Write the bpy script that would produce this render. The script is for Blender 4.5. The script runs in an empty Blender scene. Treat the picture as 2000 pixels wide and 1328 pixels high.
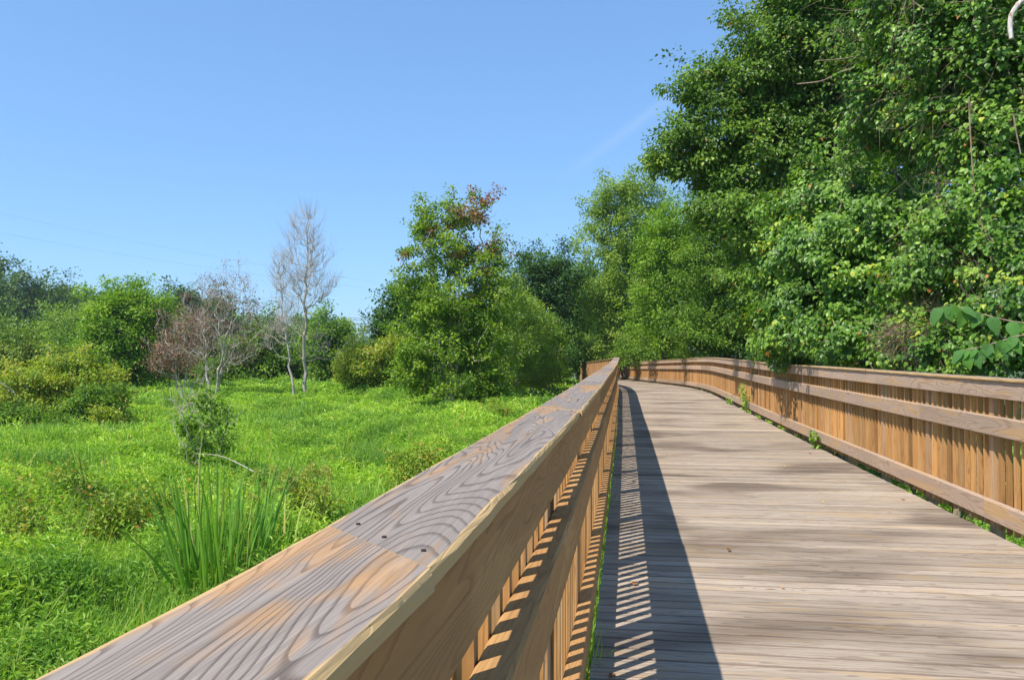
import bpy, math
import numpy as np
from mathutils import Vector
R = math.radians
S = bpy.context.scene
C = S.collection
rng = np.random.default_rng(7)

# ------------------------------------------------------------------ camera, sky, sun, exposure
F = 1525.0                      # focal length in photo pixels (photo is 2000 wide)
CAM_Z = 1.60
HOR = 690.0
cam = bpy.data.cameras.new('camera')
cam.sensor_width = 36.0; cam.lens = F * 36 / 2000; cam.clip_start = .02; cam.clip_end = 5000
co = bpy.data.objects.new('camera', cam); C.objects.link(co)
co.location = (0, 0, CAM_Z); co.rotation_euler = (R(90) + math.atan((HOR - 664) / F), 0, 0)
S.camera = co

SUN = Vector((-.529, -.419, 1.0)).normalized()
sun = bpy.data.lights.new('sun', 'SUN'); sun.energy = 4.2; sun.angle = R(.55); sun.color = (1, .955, .88)
so = bpy.data.objects.new('sun', sun); C.objects.link(so)
so.rotation_euler = SUN.to_track_quat('Z', 'Y').to_euler()

w = bpy.data.worlds.new('World'); S.world = w; w.use_nodes = True
nt = w.node_tree; nt.nodes.clear()
sky = nt.nodes.new('ShaderNodeTexSky'); sky.sky_type = 'NISHITA'; sky.sun_disc = False
sky.sun_elevation = math.asin(SUN.z); sky.sun_rotation = math.atan2(SUN.x, SUN.y) % (2 * math.pi)
sky.air_density = 1.0; sky.dust_density = 0.; sky.ozone_density = 3.0
bg = nt.nodes.new('ShaderNodeBackground'); bg.inputs['Strength'].default_value = .125
wo = nt.nodes.new('ShaderNodeOutputWorld')
# a faint old contrail high in the sky, and a slight violet cast as in the photograph
tc = nt.nodes.new('ShaderNodeTexCoord')
tint = nt.nodes.new('ShaderNodeMixRGB'); tint.blend_type = 'MULTIPLY'; tint.inputs[0].default_value = 1
tint.inputs[2].default_value = (.98, 1.50, 2.12, 1)
gam = nt.nodes.new('ShaderNodeGamma'); gam.inputs[1].default_value = .55
nt.links.new(sky.outputs[0], gam.inputs[0]); nt.links.new(gam.outputs[0], tint.inputs[1])
def wmath(op, a, b=None, c=None):
    n = nt.nodes.new('ShaderNodeMath'); n.operation = op
    for i, v in enumerate((a, b, c)):
        if v is None: continue
        if isinstance(v, (int, float)): n.inputs[i].default_value = v
        else: nt.links.new(v, n.inputs[i])
    return n.outputs[0]
def pixdir(px, py):
    v = Vector(((px - 1000) / F, 1, (HOR - py) / F)); return v.normalized()
A0, A1 = pixdir(1120, 330), pixdir(1400, 130)
nrm = A0.cross(A1).normalized(); mid = (A0 + A1).normalized(); alg = (A1 - A0).normalized()
def wdot(v):
    n = nt.nodes.new('ShaderNodeVectorMath'); n.operation = 'DOT_PRODUCT'
    nt.links.new(tc.outputs['Generated'], n.inputs[0]); n.inputs[1].default_value = v
    return n.outputs['Value']
nz = nt.nodes.new('ShaderNodeTexNoise'); nz.inputs['Scale'].default_value = 14; nz.inputs['Detail'].default_value = 4
nt.links.new(tc.outputs['Generated'], nz.inputs['Vector'])
dn = wmath('ABSOLUTE', wmath('ADD', wdot(nrm), wmath('MULTIPLY', wmath('SUBTRACT', nz.outputs[0], .5), .012)))
across = wmath('MAXIMUM', wmath('SUBTRACT', 1, wmath('DIVIDE', dn, .010)), 0)
along = wmath('MAXIMUM', wmath('SUBTRACT', 1, wmath('DIVIDE', wmath('ABSOLUTE', wmath('ADD', wdot(alg), -alg.dot(mid))), .13)), 0)
fac = wmath('MULTIPLY', wmath('MULTIPLY', across, wmath('POWER', along, .7)), .16)
cm = nt.nodes.new('ShaderNodeMixRGB'); nt.links.new(fac, cm.inputs[0]); nt.links.new(tint.outputs[0], cm.inputs[1])
cm.inputs[2].default_value = (3.6, 4.3, 5.1, 1)
nt.links.new(cm.outputs[0], bg.inputs[0]); nt.links.new(bg.outputs[0], wo.inputs[0])

S.view_settings.view_transform = 'Standard'; S.view_settings.look = 'None'
S.view_settings.exposure = .66; S.view_settings.gamma = 1
S.render.engine = 'CYCLES'
S.cycles.use_denoising = True
S.cycles.max_bounces = 6; S.cycles.diffuse_bounces = 3; S.cycles.transmission_bounces = 4
S.cycles.transparent_max_bounces = 4; S.cycles.caustics_reflective = False; S.cycles.caustics_refractive = False

# ------------------------------------------------------------------ helpers
def tag(o, label=None, cat=None, group=None, kind=None):
    if label: o['label'] = label
    if cat: o['category'] = cat
    if group: o['group'] = group
    if kind: o['kind'] = kind
    return o
def empty(name, loc=(0, 0, 0), rz=0):
    o = bpy.data.objects.new(name, None); C.objects.link(o); o.location = loc; o.rotation_euler = (0, 0, rz)
    o.empty_display_size = .2
    return o

class MB:
    """collects quads / triangles as numpy blocks and links them as one mesh object"""
    def __init__(s): s.v = []; s.f = []; s.n = 0; s.att = {}
    def add(s, verts, faces, **att):
        verts = np.asarray(verts, float).reshape(-1, 3)
        s.v.append(verts)
        for f in faces: s.f.append(np.asarray(f, np.int64) + s.n)
        for k, a in att.items():
            s.att.setdefault(k, []).append(np.broadcast_to(np.asarray(a, float), (len(verts),) + (() if k != 'guv' else (3,))))
        s.n += len(verts)
    def build(s, name, mat, parent=None, smooth=False, origin=None):
        me = bpy.data.meshes.new(name)
        v = np.concatenate(s.v) if s.v else np.zeros((0, 3))
        if origin is not None: v = v - np.asarray(origin)
        me.vertices.add(len(v)); me.vertices.foreach_set('co', v.astype(np.float32).ravel())
        lens = np.concatenate([np.full(len(f), f.shape[1]) for f in s.f])
        loops = np.concatenate([f.ravel() for f in s.f]).astype(np.int32)
        me.loops.add(len(loops)); me.loops.foreach_set('vertex_index', loops)
        st = np.concatenate([[0], np.cumsum(lens)[:-1]]).astype(np.int32)
        me.polygons.add(len(lens)); me.polygons.foreach_set('loop_start', st)
        me.polygons.foreach_set('use_smooth', np.full(len(lens), smooth))
        me.update(calc_edges=True)
        for k, a in s.att.items():
            a = np.concatenate(a).astype(np.float32)
            if k == 'guv':
                at = me.attributes.new(k, 'FLOAT_VECTOR', 'POINT'); at.data.foreach_set('vector', a.ravel())
            else:
                at = me.attributes.new(k, 'FLOAT', 'POINT'); at.data.foreach_set('value', a.ravel())
        me.materials.append(mat)
        o = bpy.data.objects.new(name, me); C.objects.link(o)
        if origin is not None: o.location = origin
        if parent is not None: o.parent = parent
        return o

def unit(a):
    return a / np.maximum(np.linalg.norm(a, axis=-1, keepdims=True), 1e-9)

def sweep(mb, P, A, B, sec, rnd=None, u=None, wob=0, caps=True):
    """sweep closed section sec [(a,b)..] along P with frames A,B; guv = (u along, v round, rnd)"""
    P = np.asarray(P, float); k = len(P)
    A = np.broadcast_to(np.asarray(A, float), (k, 3)); B = np.broadcast_to(np.asarray(B, float), (k, 3))
    if rnd is None: rnd = rng.random()
    if u is None:
        u = np.concatenate([[0], np.cumsum(np.linalg.norm(np.diff(P, axis=0), axis=1))])
    sec = np.asarray(sec, float); m = len(sec)
    wa = np.zeros((k, m)) if not wob else (rng.random((k, m)) - .5) * wob
    ring = P[:, None, :] + A[:, None, :] * (sec[None, :, 0:1] + wa[..., None]) + B[:, None, :] * sec[None, :, 1:2]
    v = 0.
    for j in range(m):
        j2 = (j + 1) % m
        l = np.linalg.norm(sec[j2] - sec[j])
        vs = np.stack([ring[:, j], ring[:, j2]], 1).reshape(-1, 3)
        g = np.zeros((k, 2, 3)); g[:, :, 0] = u[:, None]; g[:, 0, 1] = v; g[:, 1, 1] = v + l; g[:, :, 2] = rnd
        i = np.arange(k - 1) * 2
        mb.add(vs, [np.stack([i, i + 1, i + 3, i + 2], 1)], guv=g.reshape(-1, 3), rnd=rnd)
        v += l
    if caps:
        for e, kk in ((0, 0), (1, k - 1)):
            vs = ring[kk]; g = np.zeros((m, 3)); g[:, 0] = u[kk] + sec[:, 1]; g[:, 1] = sec[:, 0] * 3; g[:, 2] = rnd
            f = np.arange(m)[None, :]; f = f[:, ::-1] if e == 0 else f
            mb.add(vs, [f], guv=g, rnd=rnd)

def tubes(mb, P0, P1, r0, r1, ns=5, rnd=.5):
    """many tapered segments at once"""
    P0 = np.asarray(P0, float); P1 = np.asarray(P1, float); n = len(P0)
    r0 = np.broadcast_to(r0, n); r1 = np.broadcast_to(r1, n)
    d = unit(P1 - P0); up = np.tile([0., 0, 1], (n, 1)); up[np.abs(d[:, 2]) > .9] = [1, 0, 0]
    a = unit(np.cross(d, up)); b = np.cross(d, a)
    th = np.arange(ns) * 2 * np.pi / ns
    c = np.cos(th)[None, :, None]; s = np.sin(th)[None, :, None]
    o = a[:, None] * c + b[:, None] * s
    V0 = P0[:, None] + o * r0[:, None, None]; V1 = P1[:, None] + o * r1[:, None, None]
    V = np.concatenate([V0, V1], 1).reshape(-1, 3)
    j = np.arange(ns); j2 = (j + 1) % ns
    q = np.stack([j, j2, j2 + ns, j + ns], 1)
    Fc = (np.arange(n)[:, None, None] * 2 * ns + q[None]).reshape(-1, 4)
    mb.add(V, [Fc], rnd=rnd)

LEAF = {
 'rhomb': (np.array([[0, 0, 0], [.42, .5, .12], [1, 0, -.06], [.42, -.5, .12]]), [np.array([[0, 3, 2], [0, 2, 1]])]),
 'oval': (np.array([[0, 0, 0], [.28, .5, .10], [.68, .38, .07], [1, 0, -.12], [.68, -.38, .07], [.28, -.5, .10]]),
          [np.array([[0, 5, 4, 3], [0, 3, 2, 1]])]),
 'heart': (np.array([[0, 0, 0], [.0, .34, .06], [.3, .52, .08], [.62, .36, .05], [1, 0, -.16], [.62, -.36, .05], [.3, -.52, .08], [.0, -.34, .06]]),
          [np.array([[0, 7, 6, 5], [0, 5, 4, 4], [0, 4, 3, 3], [0, 3, 2, 1]])[[0, 3]], np.array([[0, 5, 4], [0, 4, 3]])]),
 'blade': (np.array([[0, .5, 0], [0, -.5, 0], [.4, .45, .03], [.4, -.45, .03], [.75, .3, -.05], [.75, -.3, -.05], [1, 0, -.2]]),
          [np.array([[0, 1, 3, 2], [2, 3, 5, 4]]), np.array([[4, 5, 6]])]),
}
def leaves(mb, P, D, N, L, W, rnd, shape='rhomb'):
    P = np.asarray(P); n = len(P)
    D = unit(D); Sd = unit(np.cross(N, D)); N = np.cross(D, Sd)
    T, fs = LEAF[shape]; m = len(T)
    L = np.broadcast_to(L, n); W = np.broadcast_to(W, n)
    V = (P[:, None] + D[:, None] * (T[None, :, 0:1] * L[:, None, None]) + Sd[:, None] * (T[None, :, 1:2] * W[:, None, None])
         + N[:, None] * (T[None, :, 2:3] * L[:, None, None]))
    off = np.arange(n)[:, None, None] * m
    mb.add(V.reshape(-1, 3), [(off + f[None]).reshape(-1, f.shape[1]) for f in fs], rnd=np.repeat(np.clip(rnd, 0, 1), m))

# ------------------------------------------------------------------ materials
class NT:
    def __init__(s, name):
        s.m = bpy.data.materials.new(name); s.m.use_nodes = True; s.t = s.m.node_tree; s.t.nodes.clear()
        s.out = s.t.nodes.new('ShaderNodeOutputMaterial')
    def n(s, typ, **kw):
        nd = s.t.nodes.new(typ)
        for k, v in kw.items(): setattr(nd, k, v)
        return nd
    def l(s, a, b): s.t.links.new(a, b)
    def put(s, sock, v):
        if isinstance(v, bpy.types.NodeSocket): s.l(v, sock)
        else: sock.default_value = v
    def math(s, op, a, b=None, c=None, clamp=False):
        nd = s.n('ShaderNodeMath', operation=op); nd.use_clamp = clamp
        for i, v in enumerate((a, b, c)):
            if v is not None: s.put(nd.inputs[i], v)
        return nd.outputs[0]
    def mix(s, f, a, b, mode='MIX'):
        nd = s.n('ShaderNodeMixRGB', blend_type=mode)
        s.put(nd.inputs[0], f)
        for i, v in ((1, a), (2, b)):
            s.put(nd.inputs[i], v if isinstance(v, bpy.types.NodeSocket) else (*v, 1))
        return nd.outputs[0]
    def noise(s, vec, scale=1, detail=2, rough=.5, dist=0):
        nd = s.n('ShaderNodeTexNoise'); s.l(vec, nd.inputs['Vector'])
        nd.inputs['Scale'].default_value = scale; nd.inputs['Detail'].default_value = detail
        nd.inputs['Roughness'].default_value = rough; nd.inputs['Distortion'].default_value = dist
        return nd.outputs[0]
    def ramp(s, f, stops, interp='LINEAR'):
        nd = s.n('ShaderNodeValToRGB'); e = nd.color_ramp.elements; nd.color_ramp.interpolation = interp
        while len(e) > 1: e.remove(e[-1])
        e[0].position = stops[0][0]; e[0].color = (*stops[0][1], 1)
        for p, c in stops[1:]:
            x = e.new(p); x.color = (*c, 1)
        s.l(f, nd.inputs[0]); return nd.outputs[0]
    def fr(s, f, a, b):        # smooth step
        nd = s.n('ShaderNodeMapRange', interpolation_type='SMOOTHSTEP')
        s.l(f, nd.inputs[0]); nd.inputs[1].default_value = a; nd.inputs[2].default_value = b
        return nd.outputs[0]

def wood_mat(name, base, line, patch, patch_amt=.5, rings=11, gs=(.8, 6.), line_amt=.8, fibre=.25, edge=None, edge_w=None, bump=.35, var=.25, knots=.5, shadow_bands=None, crack=.6):
    t = NT(name)
    a = t.n('ShaderNodeAttribute', attribute_name='guv').outputs['Vector']
    sp = t.n('ShaderNodeSeparateXYZ'); t.l(a, sp.inputs[0]); u, v, r = sp.outputs
    def vec(su, sv, sr, off=0.):
        c = t.n('ShaderNodeCombineXYZ')
        t.l(t.math('MULTIPLY', u, su), c.inputs[0]); t.l(t.math('MULTIPLY', v, sv), c.inputs[1])
        t.l(t.math('MULTIPLY_ADD', r, sr, off), c.inputs[2]); return c.outputs[0]
    f0 = t.noise(vec(gs[0], gs[1], 91.), 1, 1.8, .42, .35)
    # knots: sparse cells that pull the rings round them
    vo = t.n('ShaderNodeTexVoronoi'); t.l(vec(1.6, 5.5, 57., 3.), vo.inputs['Vector']); vo.inputs['Scale'].default_value = 1
    vc = t.n('ShaderNodeSeparateColor'); t.l(vo.outputs['Color'], vc.inputs[0])
    kn = t.math('MULTIPLY', t.fr(vo.outputs['Distance'], .38, 0.), t.math('GREATER_THAN', vc.outputs[0], 1 - knots * .5))
    f1 = t.math('ADD', f0, t.math('MULTIPLY', kn, .16))
    wig = t.noise(vec(9, 60, 33.), 1, 3, .65)
    fr = t.math('FRACT', t.math('MULTIPLY_ADD', wig, .42, t.math('MULTIPLY', f1, float(rings))))
    ln = t.math('MULTIPLY', t.fr(fr, .6, .92), t.fr(fr, 1.0, .95))
    fib = t.math('MULTIPLY_ADD', t.noise(vec(5, 420, 17.), 1, 3, .7), .5, t.math('MULTIPLY', t.noise(vec(2.2, 75, 29.), 1, 4, .75), .5))
    big = t.noise(vec(1.1, 9, 23., 5.), 1, 4, .62, .6)
    msk = t.fr(big, .62 - .22 * patch_amt, .74 - .22 * patch_amt)
    rn = t.noise(vec(0, 0, 777.), 1, 0)
    col = t.mix(t.math('MULTIPLY', msk, .85), base, patch)
    col = t.mix(t.math('MULTIPLY', ln, line_amt), col, t.mix(msk, line, tuple(x * .55 for x in patch)))
    sm = t.math('MULTIPLY', t.fr(t.noise(vec(.7, 4, 11., 9.), 1, 3, .6), .35, .7), .35)
    col = t.mix(sm, col, t.mix(.5, col, (1, 1, 1)), 'MULTIPLY') if False else t.mix(sm, col, tuple(x * .72 for x in base))
    fv = t.math('MULTIPLY_ADD', t.math('SUBTRACT', fib, .5), fibre * 3.2, 1.0)
    vv = t.math('MULTIPLY_ADD', t.math('SUBTRACT', rn, .5), var * 4, 1.0)
    cc = t.n('ShaderNodeCombineXYZ')
    for i in range(3): t.l(t.math('MULTIPLY', fv, vv), cc.inputs[i])
    col = t.mix(1., col, cc.outputs[0], 'MULTIPLY')
    kd = t.math('MULTIPLY', t.fr(vo.outputs['Distance'], .10, .05), t.math('GREATER_THAN', vc.outputs[0], 1 - knots * .5))
    col = t.mix(t.math('MULTIPLY', kd, .75), col, (.16, .075, .035))
    ck = t.fr(t.noise(vec(1.1, 120, 13., 2.), 1, 3, .7, .6), .70 - .03 * crack, .76 - .03 * crack)   # drying cracks
    col = t.mix(t.math('MULTIPLY', ck, crack), col, tuple(x * .22 for x in base))
    if edge is not None:       # raw, paler arris along both long edges of the top face
        e0, e1 = edge_w
        wv = t.math('ADD', v, t.math('MULTIPLY', t.math('SUBTRACT', t.noise(vec(5, 2, 5., 8.), 1, 3, .6), .5), .022))
        lo = t.fr(wv, e0 + .005, e0 + .0005); hi = t.fr(wv, e1 - .005, e1 - .0005)
        col = t.mix(t.math('MAXIMUM', lo, hi), col, edge)
    if shadow_bands is not None:       # big soft shadow bands painted into the colour across many boards
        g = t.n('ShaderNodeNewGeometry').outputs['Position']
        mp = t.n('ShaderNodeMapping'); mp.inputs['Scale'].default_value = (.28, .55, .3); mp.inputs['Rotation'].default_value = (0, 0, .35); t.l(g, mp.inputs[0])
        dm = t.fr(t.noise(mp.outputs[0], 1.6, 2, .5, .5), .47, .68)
        col = t.mix(t.math('MULTIPLY', dm, shadow_bands), col, (.47, .44, .42), 'MULTIPLY')
    b = t.n('ShaderNodeBsdfPrincipled'); t.l(col, b.inputs['Base Color'])
    b.inputs['Roughness'].default_value = .78; b.inputs['Specular IOR Level'].default_value = .3
    bp = t.n('ShaderNodeBump'); bp.inputs['Strength'].default_value = bump; bp.inputs['Distance'].default_value = .003
    t.l(t.math('ADD', t.math('MULTIPLY', ln, -.8), t.math('MULTIPLY', fib, .9)), bp.inputs['Height'])
    t.l(bp.outputs[0], b.inputs['Normal']); t.l(b.outputs[0], t.out.inputs[0])
    return t.m

CAPW = .192
M = {}
# section of the cap starts on its top face: v 0..CAPW is the top
M['cap'] = wood_mat('weathered_cap_wood', (.285, .235, .195), (.10, .07, .052), (.46, .25, .10), .6, 50, (.6, 5.0), .72, .6,
                    edge=(.52, .34, .15), edge_w=(0., CAPW - .010), knots=.45)
M['board'] = wood_mat('weathered_rail_wood', (.46, .325, .225), (.20, .11, .06), (.54, .33, .15), .55, 22, (.8, 6.), .45, .22, knots=.5)
M['warm'] = wood_mat('honey_rail_wood', (.43, .225, .08), (.20, .085, .03), (.52, .29, .11), .5, 26, (.8, 6.), .4, .2, knots=.5)
M['picket'] = wood_mat('picket_wood', (.54, .265, .085), (.27, .105, .035), (.56, .34, .16), .5, 6, (1.1, 16.), .45, .3, var=.5, knots=.45)
M['post'] = wood_mat('post_wood', (.50, .28, .13), (.28, .13, .05), (.5, .33, .18), .5, 7, (1., 12.), .5, .2)
M['deck'] = wood_mat('deck_wood', (.395, .315, .235), (.15, .105, .07), (.43, .30, .17), .45, 16, (.5, 9.), .6, .5, var=.3, knots=.5, shadow_bands=.95, edge=(.23, .17, .125), edge_w=(.0045, .1295), crack=.7)
M['beam'] = wood_mat('beam_wood', (.22, .15, .09), (.12, .08, .05), (.3, .2, .11), .5, 7, (1., 8.), .5, .2)

def leaf_mat(name, stops, trans=.34, tcol=(1.35, 1.35, .5), rough=.5, spec=.3, field=None, gain=(1.24, 1.22, 1.0)):
    t = NT(name); stops = [(p, tuple(min(.8, c_ * g_) for c_, g_ in zip(c, gain))) for p, c in stops]
    r = t.n('ShaderNodeAttribute', attribute_name='rnd').outputs['Fac']
    col = t.ramp(r, stops)
    if field:
        g = t.n('ShaderNodeNewGeometry').outputs['Position']
        col = t.mix(t.fr(t.noise(g, field[0], 3, .6), .42, .66), col, t.mix(.75, col, field[1]))
    b = t.n('ShaderNodeBsdfPrincipled'); t.l(col, b.inputs['Base Color']); b.inputs['Roughness'].default_value = rough
    b.inputs['Specular IOR Level'].default_value = spec
    tr = t.n('ShaderNodeBsdfTranslucent'); t.l(t.mix(1., col, tcol, 'MULTIPLY'), tr.inputs[0])
    mx = t.n('ShaderNodeMixShader'); mx.inputs[0].default_value = trans
    t.l(b.outputs[0], mx.inputs[1]); t.l(tr.outputs[0], mx.inputs[2]); t.l(mx.outputs[0], t.out.inputs[0])
    return t.m
def bark_mat(name, c0, c1, scale=9.):
    t = NT(name); g = t.n('ShaderNodeNewGeometry').outputs['Position']
    mp = t.n('ShaderNodeMapping'); mp.inputs['Scale'].default_value = (1, 1, .25); t.l(g, mp.inputs[0])
    n = t.noise(mp.outputs[0], scale, 5, .65)
    b = t.n('ShaderNodeBsdfPrincipled'); t.l(t.ramp(n, [(.35, c0), (.62, c1)]), b.inputs['Base Color']); b.inputs['Roughness'].default_value = .9
    bp = t.n('ShaderNodeBump'); bp.inputs['Strength'].default_value = .5; bp.inputs['Distance'].default_value = .02
    t.l(n, bp.inputs['Height']); t.l(bp.outputs[0], b.inputs['Normal']); t.l(b.outputs[0], t.out.inputs[0]); return t.m
M['bark'] = bark_mat('brown_bark', (.07, .05, .035), (.2, .16, .12))
M['palebark'] = bark_mat('pale_bark', (.30, .25, .20), (.62, .56, .48))
M['deadbark'] = bark_mat('grey_dead_bark', (.34, .28, .23), (.60, .53, .45))
M['stem'] = bark_mat('green_stem', (.10, .14, .03), (.2, .22, .06))
M['vine'] = bark_mat('dry_vine_bark', (.16, .10, .06), (.4, .3, .2), 20)
M['white'] = bark_mat('bleached_stem', (.34, .2, .12), (.78, .72, .66), 30)
LM = {
 'meadow': leaf_mat('meadow_leaf', [(0, (.10, .20, .035)), (.3, (.19, .34, .05)), (.6, (.31, .48, .07)), (.85, (.45, .58, .11)), (.97, (.52, .54, .15)), (1, (.50, .32, .10))], .36, field=(.45, (.14, .30, .05))),
 'vine': leaf_mat('vine_leaf', [(0, (.03, .08, .010)), (.35, (.085, .19, .02)), (.7, (.17, .31, .035)), (.93, (.29, .43, .06)), (.985, (.52, .48, .05)), (1, (.4, .16, .04))], .38, rough=.42, spec=.45, gain=(1.25, 1.2, 1.1)),
 'canopy': leaf_mat('canopy_leaf', [(0, (.05, .11, .014)), (.5, (.12, .22, .03)), (.9, (.22, .35, .05)), (.98, (.3, .36, .05)), (1, (.34, .12, .05))], .38, rough=.42, spec=.4, gain=(1.24, 1.2, 1.1)),
 'forest': leaf_mat('forest_leaf', [(0, (.05, .12, .014)), (.5, (.14, .25, .03)), (1, (.26, .37, .055))], .36),
 'bright': leaf_mat('bright_leaf', [(0, (.08, .17, .015)), (.5, (.17, .30, .025)), (1, (.30, .42, .06))], .4),
 'airy': leaf_mat('airy_leaf', [(0, (.12, .2, .025)), (.5, (.22, .33, .05)), (1, (.36, .44, .10))], .42),
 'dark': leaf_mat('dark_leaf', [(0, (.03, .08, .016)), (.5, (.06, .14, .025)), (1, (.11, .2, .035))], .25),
 'far': leaf_mat('far_leaf', [(0, (.035, .085, .02)), (.5, (.08, .15, .028)), (1, (.14, .22, .04))], .25),
 'farlight': leaf_mat('far_light_leaf', [(0, (.10, .19, .03)), (.5, (.19, .3, .04)), (1, (.27, .37, .07))], .34),
 'yellow': leaf_mat('yellow_green_leaf', [(0, (.14, .24, .025)), (.4, (.28, .37, .04)), (.72, (.42, .43, .07)), (1, (.60, .42, .16))], .38, gain=(1.15, 1.15, 1)),
 'olive': leaf_mat('olive_leaf', [(0, (.07, .13, .02)), (.5, (.15, .22, .035)), (1, (.26, .31, .07))], .34),
 'maple': leaf_mat('maple_leaf', [(0, (.07, .16, .012)), (.5, (.18, .29, .025)), (1, (.34, .43, .055))], .42),
 'red': leaf_mat('red_leaf', [(0, (.2, .06, .035)), (.5, (.30, .17, .08)), (1, (.38, .34, .1))], .3, (1.2, .9, .6)),
 'turning': leaf_mat('turning_leaf', [(0, (.14, .2, .03)), (.5, (.27, .3, .06)), (1, (.42, .28, .1))], .34, (1.2, 1.1, .5)),
 'brown': leaf_mat('dry_brown_leaf', [(0, (.10, .045, .03)), (.5, (.24, .11, .07)), (1, (.40, .23, .14))], .2, (1, .8, .6)),
 'rust': leaf_mat('rusty_weed_leaf', [(0, (.12, .22, .02)), (.6, (.24, .36, .04)), (.85, (.38, .33, .06)), (1, (.48, .20, .06))], .34, (1.2, 1., .5)),
 'cattail': leaf_mat('cattail_leaf', [(0, (.08, .19, .035)), (.6, (.17, .34, .06)), (.93, (.30, .46, .12)), (1, (.5, .44, .2))], .3, rough=.5),
 'big': leaf_mat('broad_leaf', [(0, (.06, .14, .06)), (1, (.09, .22, .035))], .3, rough=.6, spec=.12),
 'sedge': leaf_mat('sedge_head', [(0, (.25, .32, .07)), (1, (.5, .5, .18))], .3),
 'litter': leaf_mat('litter_leaf', [(0, (.12, .05, .025)), (.5, (.5, .2, .06)), (1, (.65, .5, .05))], .1, (1, .9, .5)),
}

# ------------------------------------------------------------------ the course of the boardwalk
def smooth_path(pts, k0=0.):
    pts = np.array(pts, float)
    yy = np.arange(-4, 90, .1); xx = np.interp(yy, pts[:, 0], pts[:, 1])
    out = xx.copy()
    for i, y in enumerate(yy):
        s = np.clip((y - 2) * .14, .02, 2.6)
        w_ = np.exp(-.5 * ((yy - y) / s) ** 2); w_ /= w_.sum(); out[i] = (w_ * xx).sum()
    return yy, out
LY, LX = smooth_path([(-4, -1.0), (.85, -.07), (2.8, .235), (5.8, .68), (15, 2.02), (22, 3.0), (30, 4.15), (37, 4.98), (50, 5.55), (66, 6.0), (74, 6.6), (86, 8.2), (90, 8.9)])
RY, RX = smooth_path([(-4, 2.6), (0, 3.28), (6.4, 4.19), (12.9, 5.13), (21.2, 6.35), (27.7, 7.28), (31, 7.78), (37, 8.45), (50, 8.85), (66, 9.25), (74, 9.9), (86, 11.5), (90, 12.2)])
ZY = np.arange(-4, 90, .1)
ZZ = np.interp(ZY, [-4, 18, 24, 30, 36, 44, 62, 85, 90], [0, 0, .04, .07, 0, -.15, -.5, -.85, -.9])
ZZ = np.convolve(np.pad(ZZ, 20, 'edge'), np.ones(41) / 41, 'valid')
YEND = 86.
def lx(y): return np.interp(y, LY, LX)
def rx(y): return np.interp(y, RY, RX)
def dz(y): return np.interp(y, ZY, ZZ)
class Line:
    def __init__(s, f, side):
        s.y = np.arange(-3.9, 89, .05); s.p = np.stack([f(s.y), s.y], 1)
        s.s = np.concatenate([[0], np.cumsum(np.linalg.norm(np.diff(s.p, axis=0), axis=1))])
        s.side = side                                   # -1 left rail: outward is -x
    def at(s, q):
        q = np.atleast_1d(q)
        return np.stack([np.interp(q, s.s, s.p[:, 0]), np.interp(q, s.s, s.p[:, 1])], 1)
    def frame(s, q):
        q = np.atleast_1d(q); a = s.at(q - .04); b = s.at(q + .04); t = unit(b - a)
        o = np.stack([t[:, 1], -t[:, 0]], 1) * s.side * 1.
        return s.at(q), t, o
    def s_of_y(s, y): return np.interp(y, s.y, s.s)
left = Line(lx, -1); right = Line(rx, 1)

def strip(mb, line, q0, q1, sec, z, skew=0., step=.3, wob=0, rnd=None):
    """a board along the line between arc lengths; sec in (outward, z) metres; skew = 45 degree scarf"""
    n = max(2, int((q1 - q0) / step) + 1)
    q = np.linspace(q0, q1, n); sec = np.asarray(sec, float)
    k = n; m = len(sec); r = rng.random() if rnd is None else rnd
    ring = np.zeros((k, m, 3))
    for j in range(m):
        qq = q + skew * sec[j, 0] + (0)
        p, t, o = line.frame(qq)
        ww = (rng.random(k) - .5) * wob
        ring[:, j, :2] = p + o * (sec[j, 0] + ww)[:, None]
        ring[:, j, 2] = dz(p[:, 1]) + sec[j, 1] + z
    u = q; v = 0.
    flip = line.side > 0
    for j in range(m):
        j2 = (j + 1) % m; l = np.linalg.norm(sec[j2] - sec[j])
        vs = np.stack([ring[:, j], ring[:, j2]], 1).reshape(-1, 3)
        g = np.zeros((k, 2, 3)); g[:, 0, 0] = u + skew * sec[j, 0]; g[:, 1, 0] = u + skew * sec[j2, 0]
        g[:, 0, 1] = v; g[:, 1, 1] = v + l; g[:, :, 2] = r
        i = np.arange(k - 1) * 2
        fc = np.stack([i, i + 1, i + 3, i + 2], 1)
        mb.add(vs, [fc if flip else fc[:, ::-1]], guv=g.reshape(-1, 3), rnd=r); v += l
    for e, kk in ((0, 0), (1, k - 1)):
        g = np.zeros((m, 3)); g[:, 0] = q[kk]; g[:, 1] = sec[:, 0] * 2 + sec[:, 1]; g[:, 2] = r
        mb.add(ring[kk], [np.arange(m)[None, :] if (e == 0) ^ (not flip) else np.arange(m)[None, ::-1]], guv=g, rnd=r)

def box_sec(o0, o1, z0, z1, b=0.):
    if b == 0: return [(o0, z1), (o1, z1), (o1, z0), (o0, z0)]
    return [(o0 + b, z1), (o1 - b, z1), (o1, z1 - b), (o1, z0 + b), (o1 - b, z0), (o0 + b, z0), (o0, z0 + b), (o0, z1 - b)]

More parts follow.
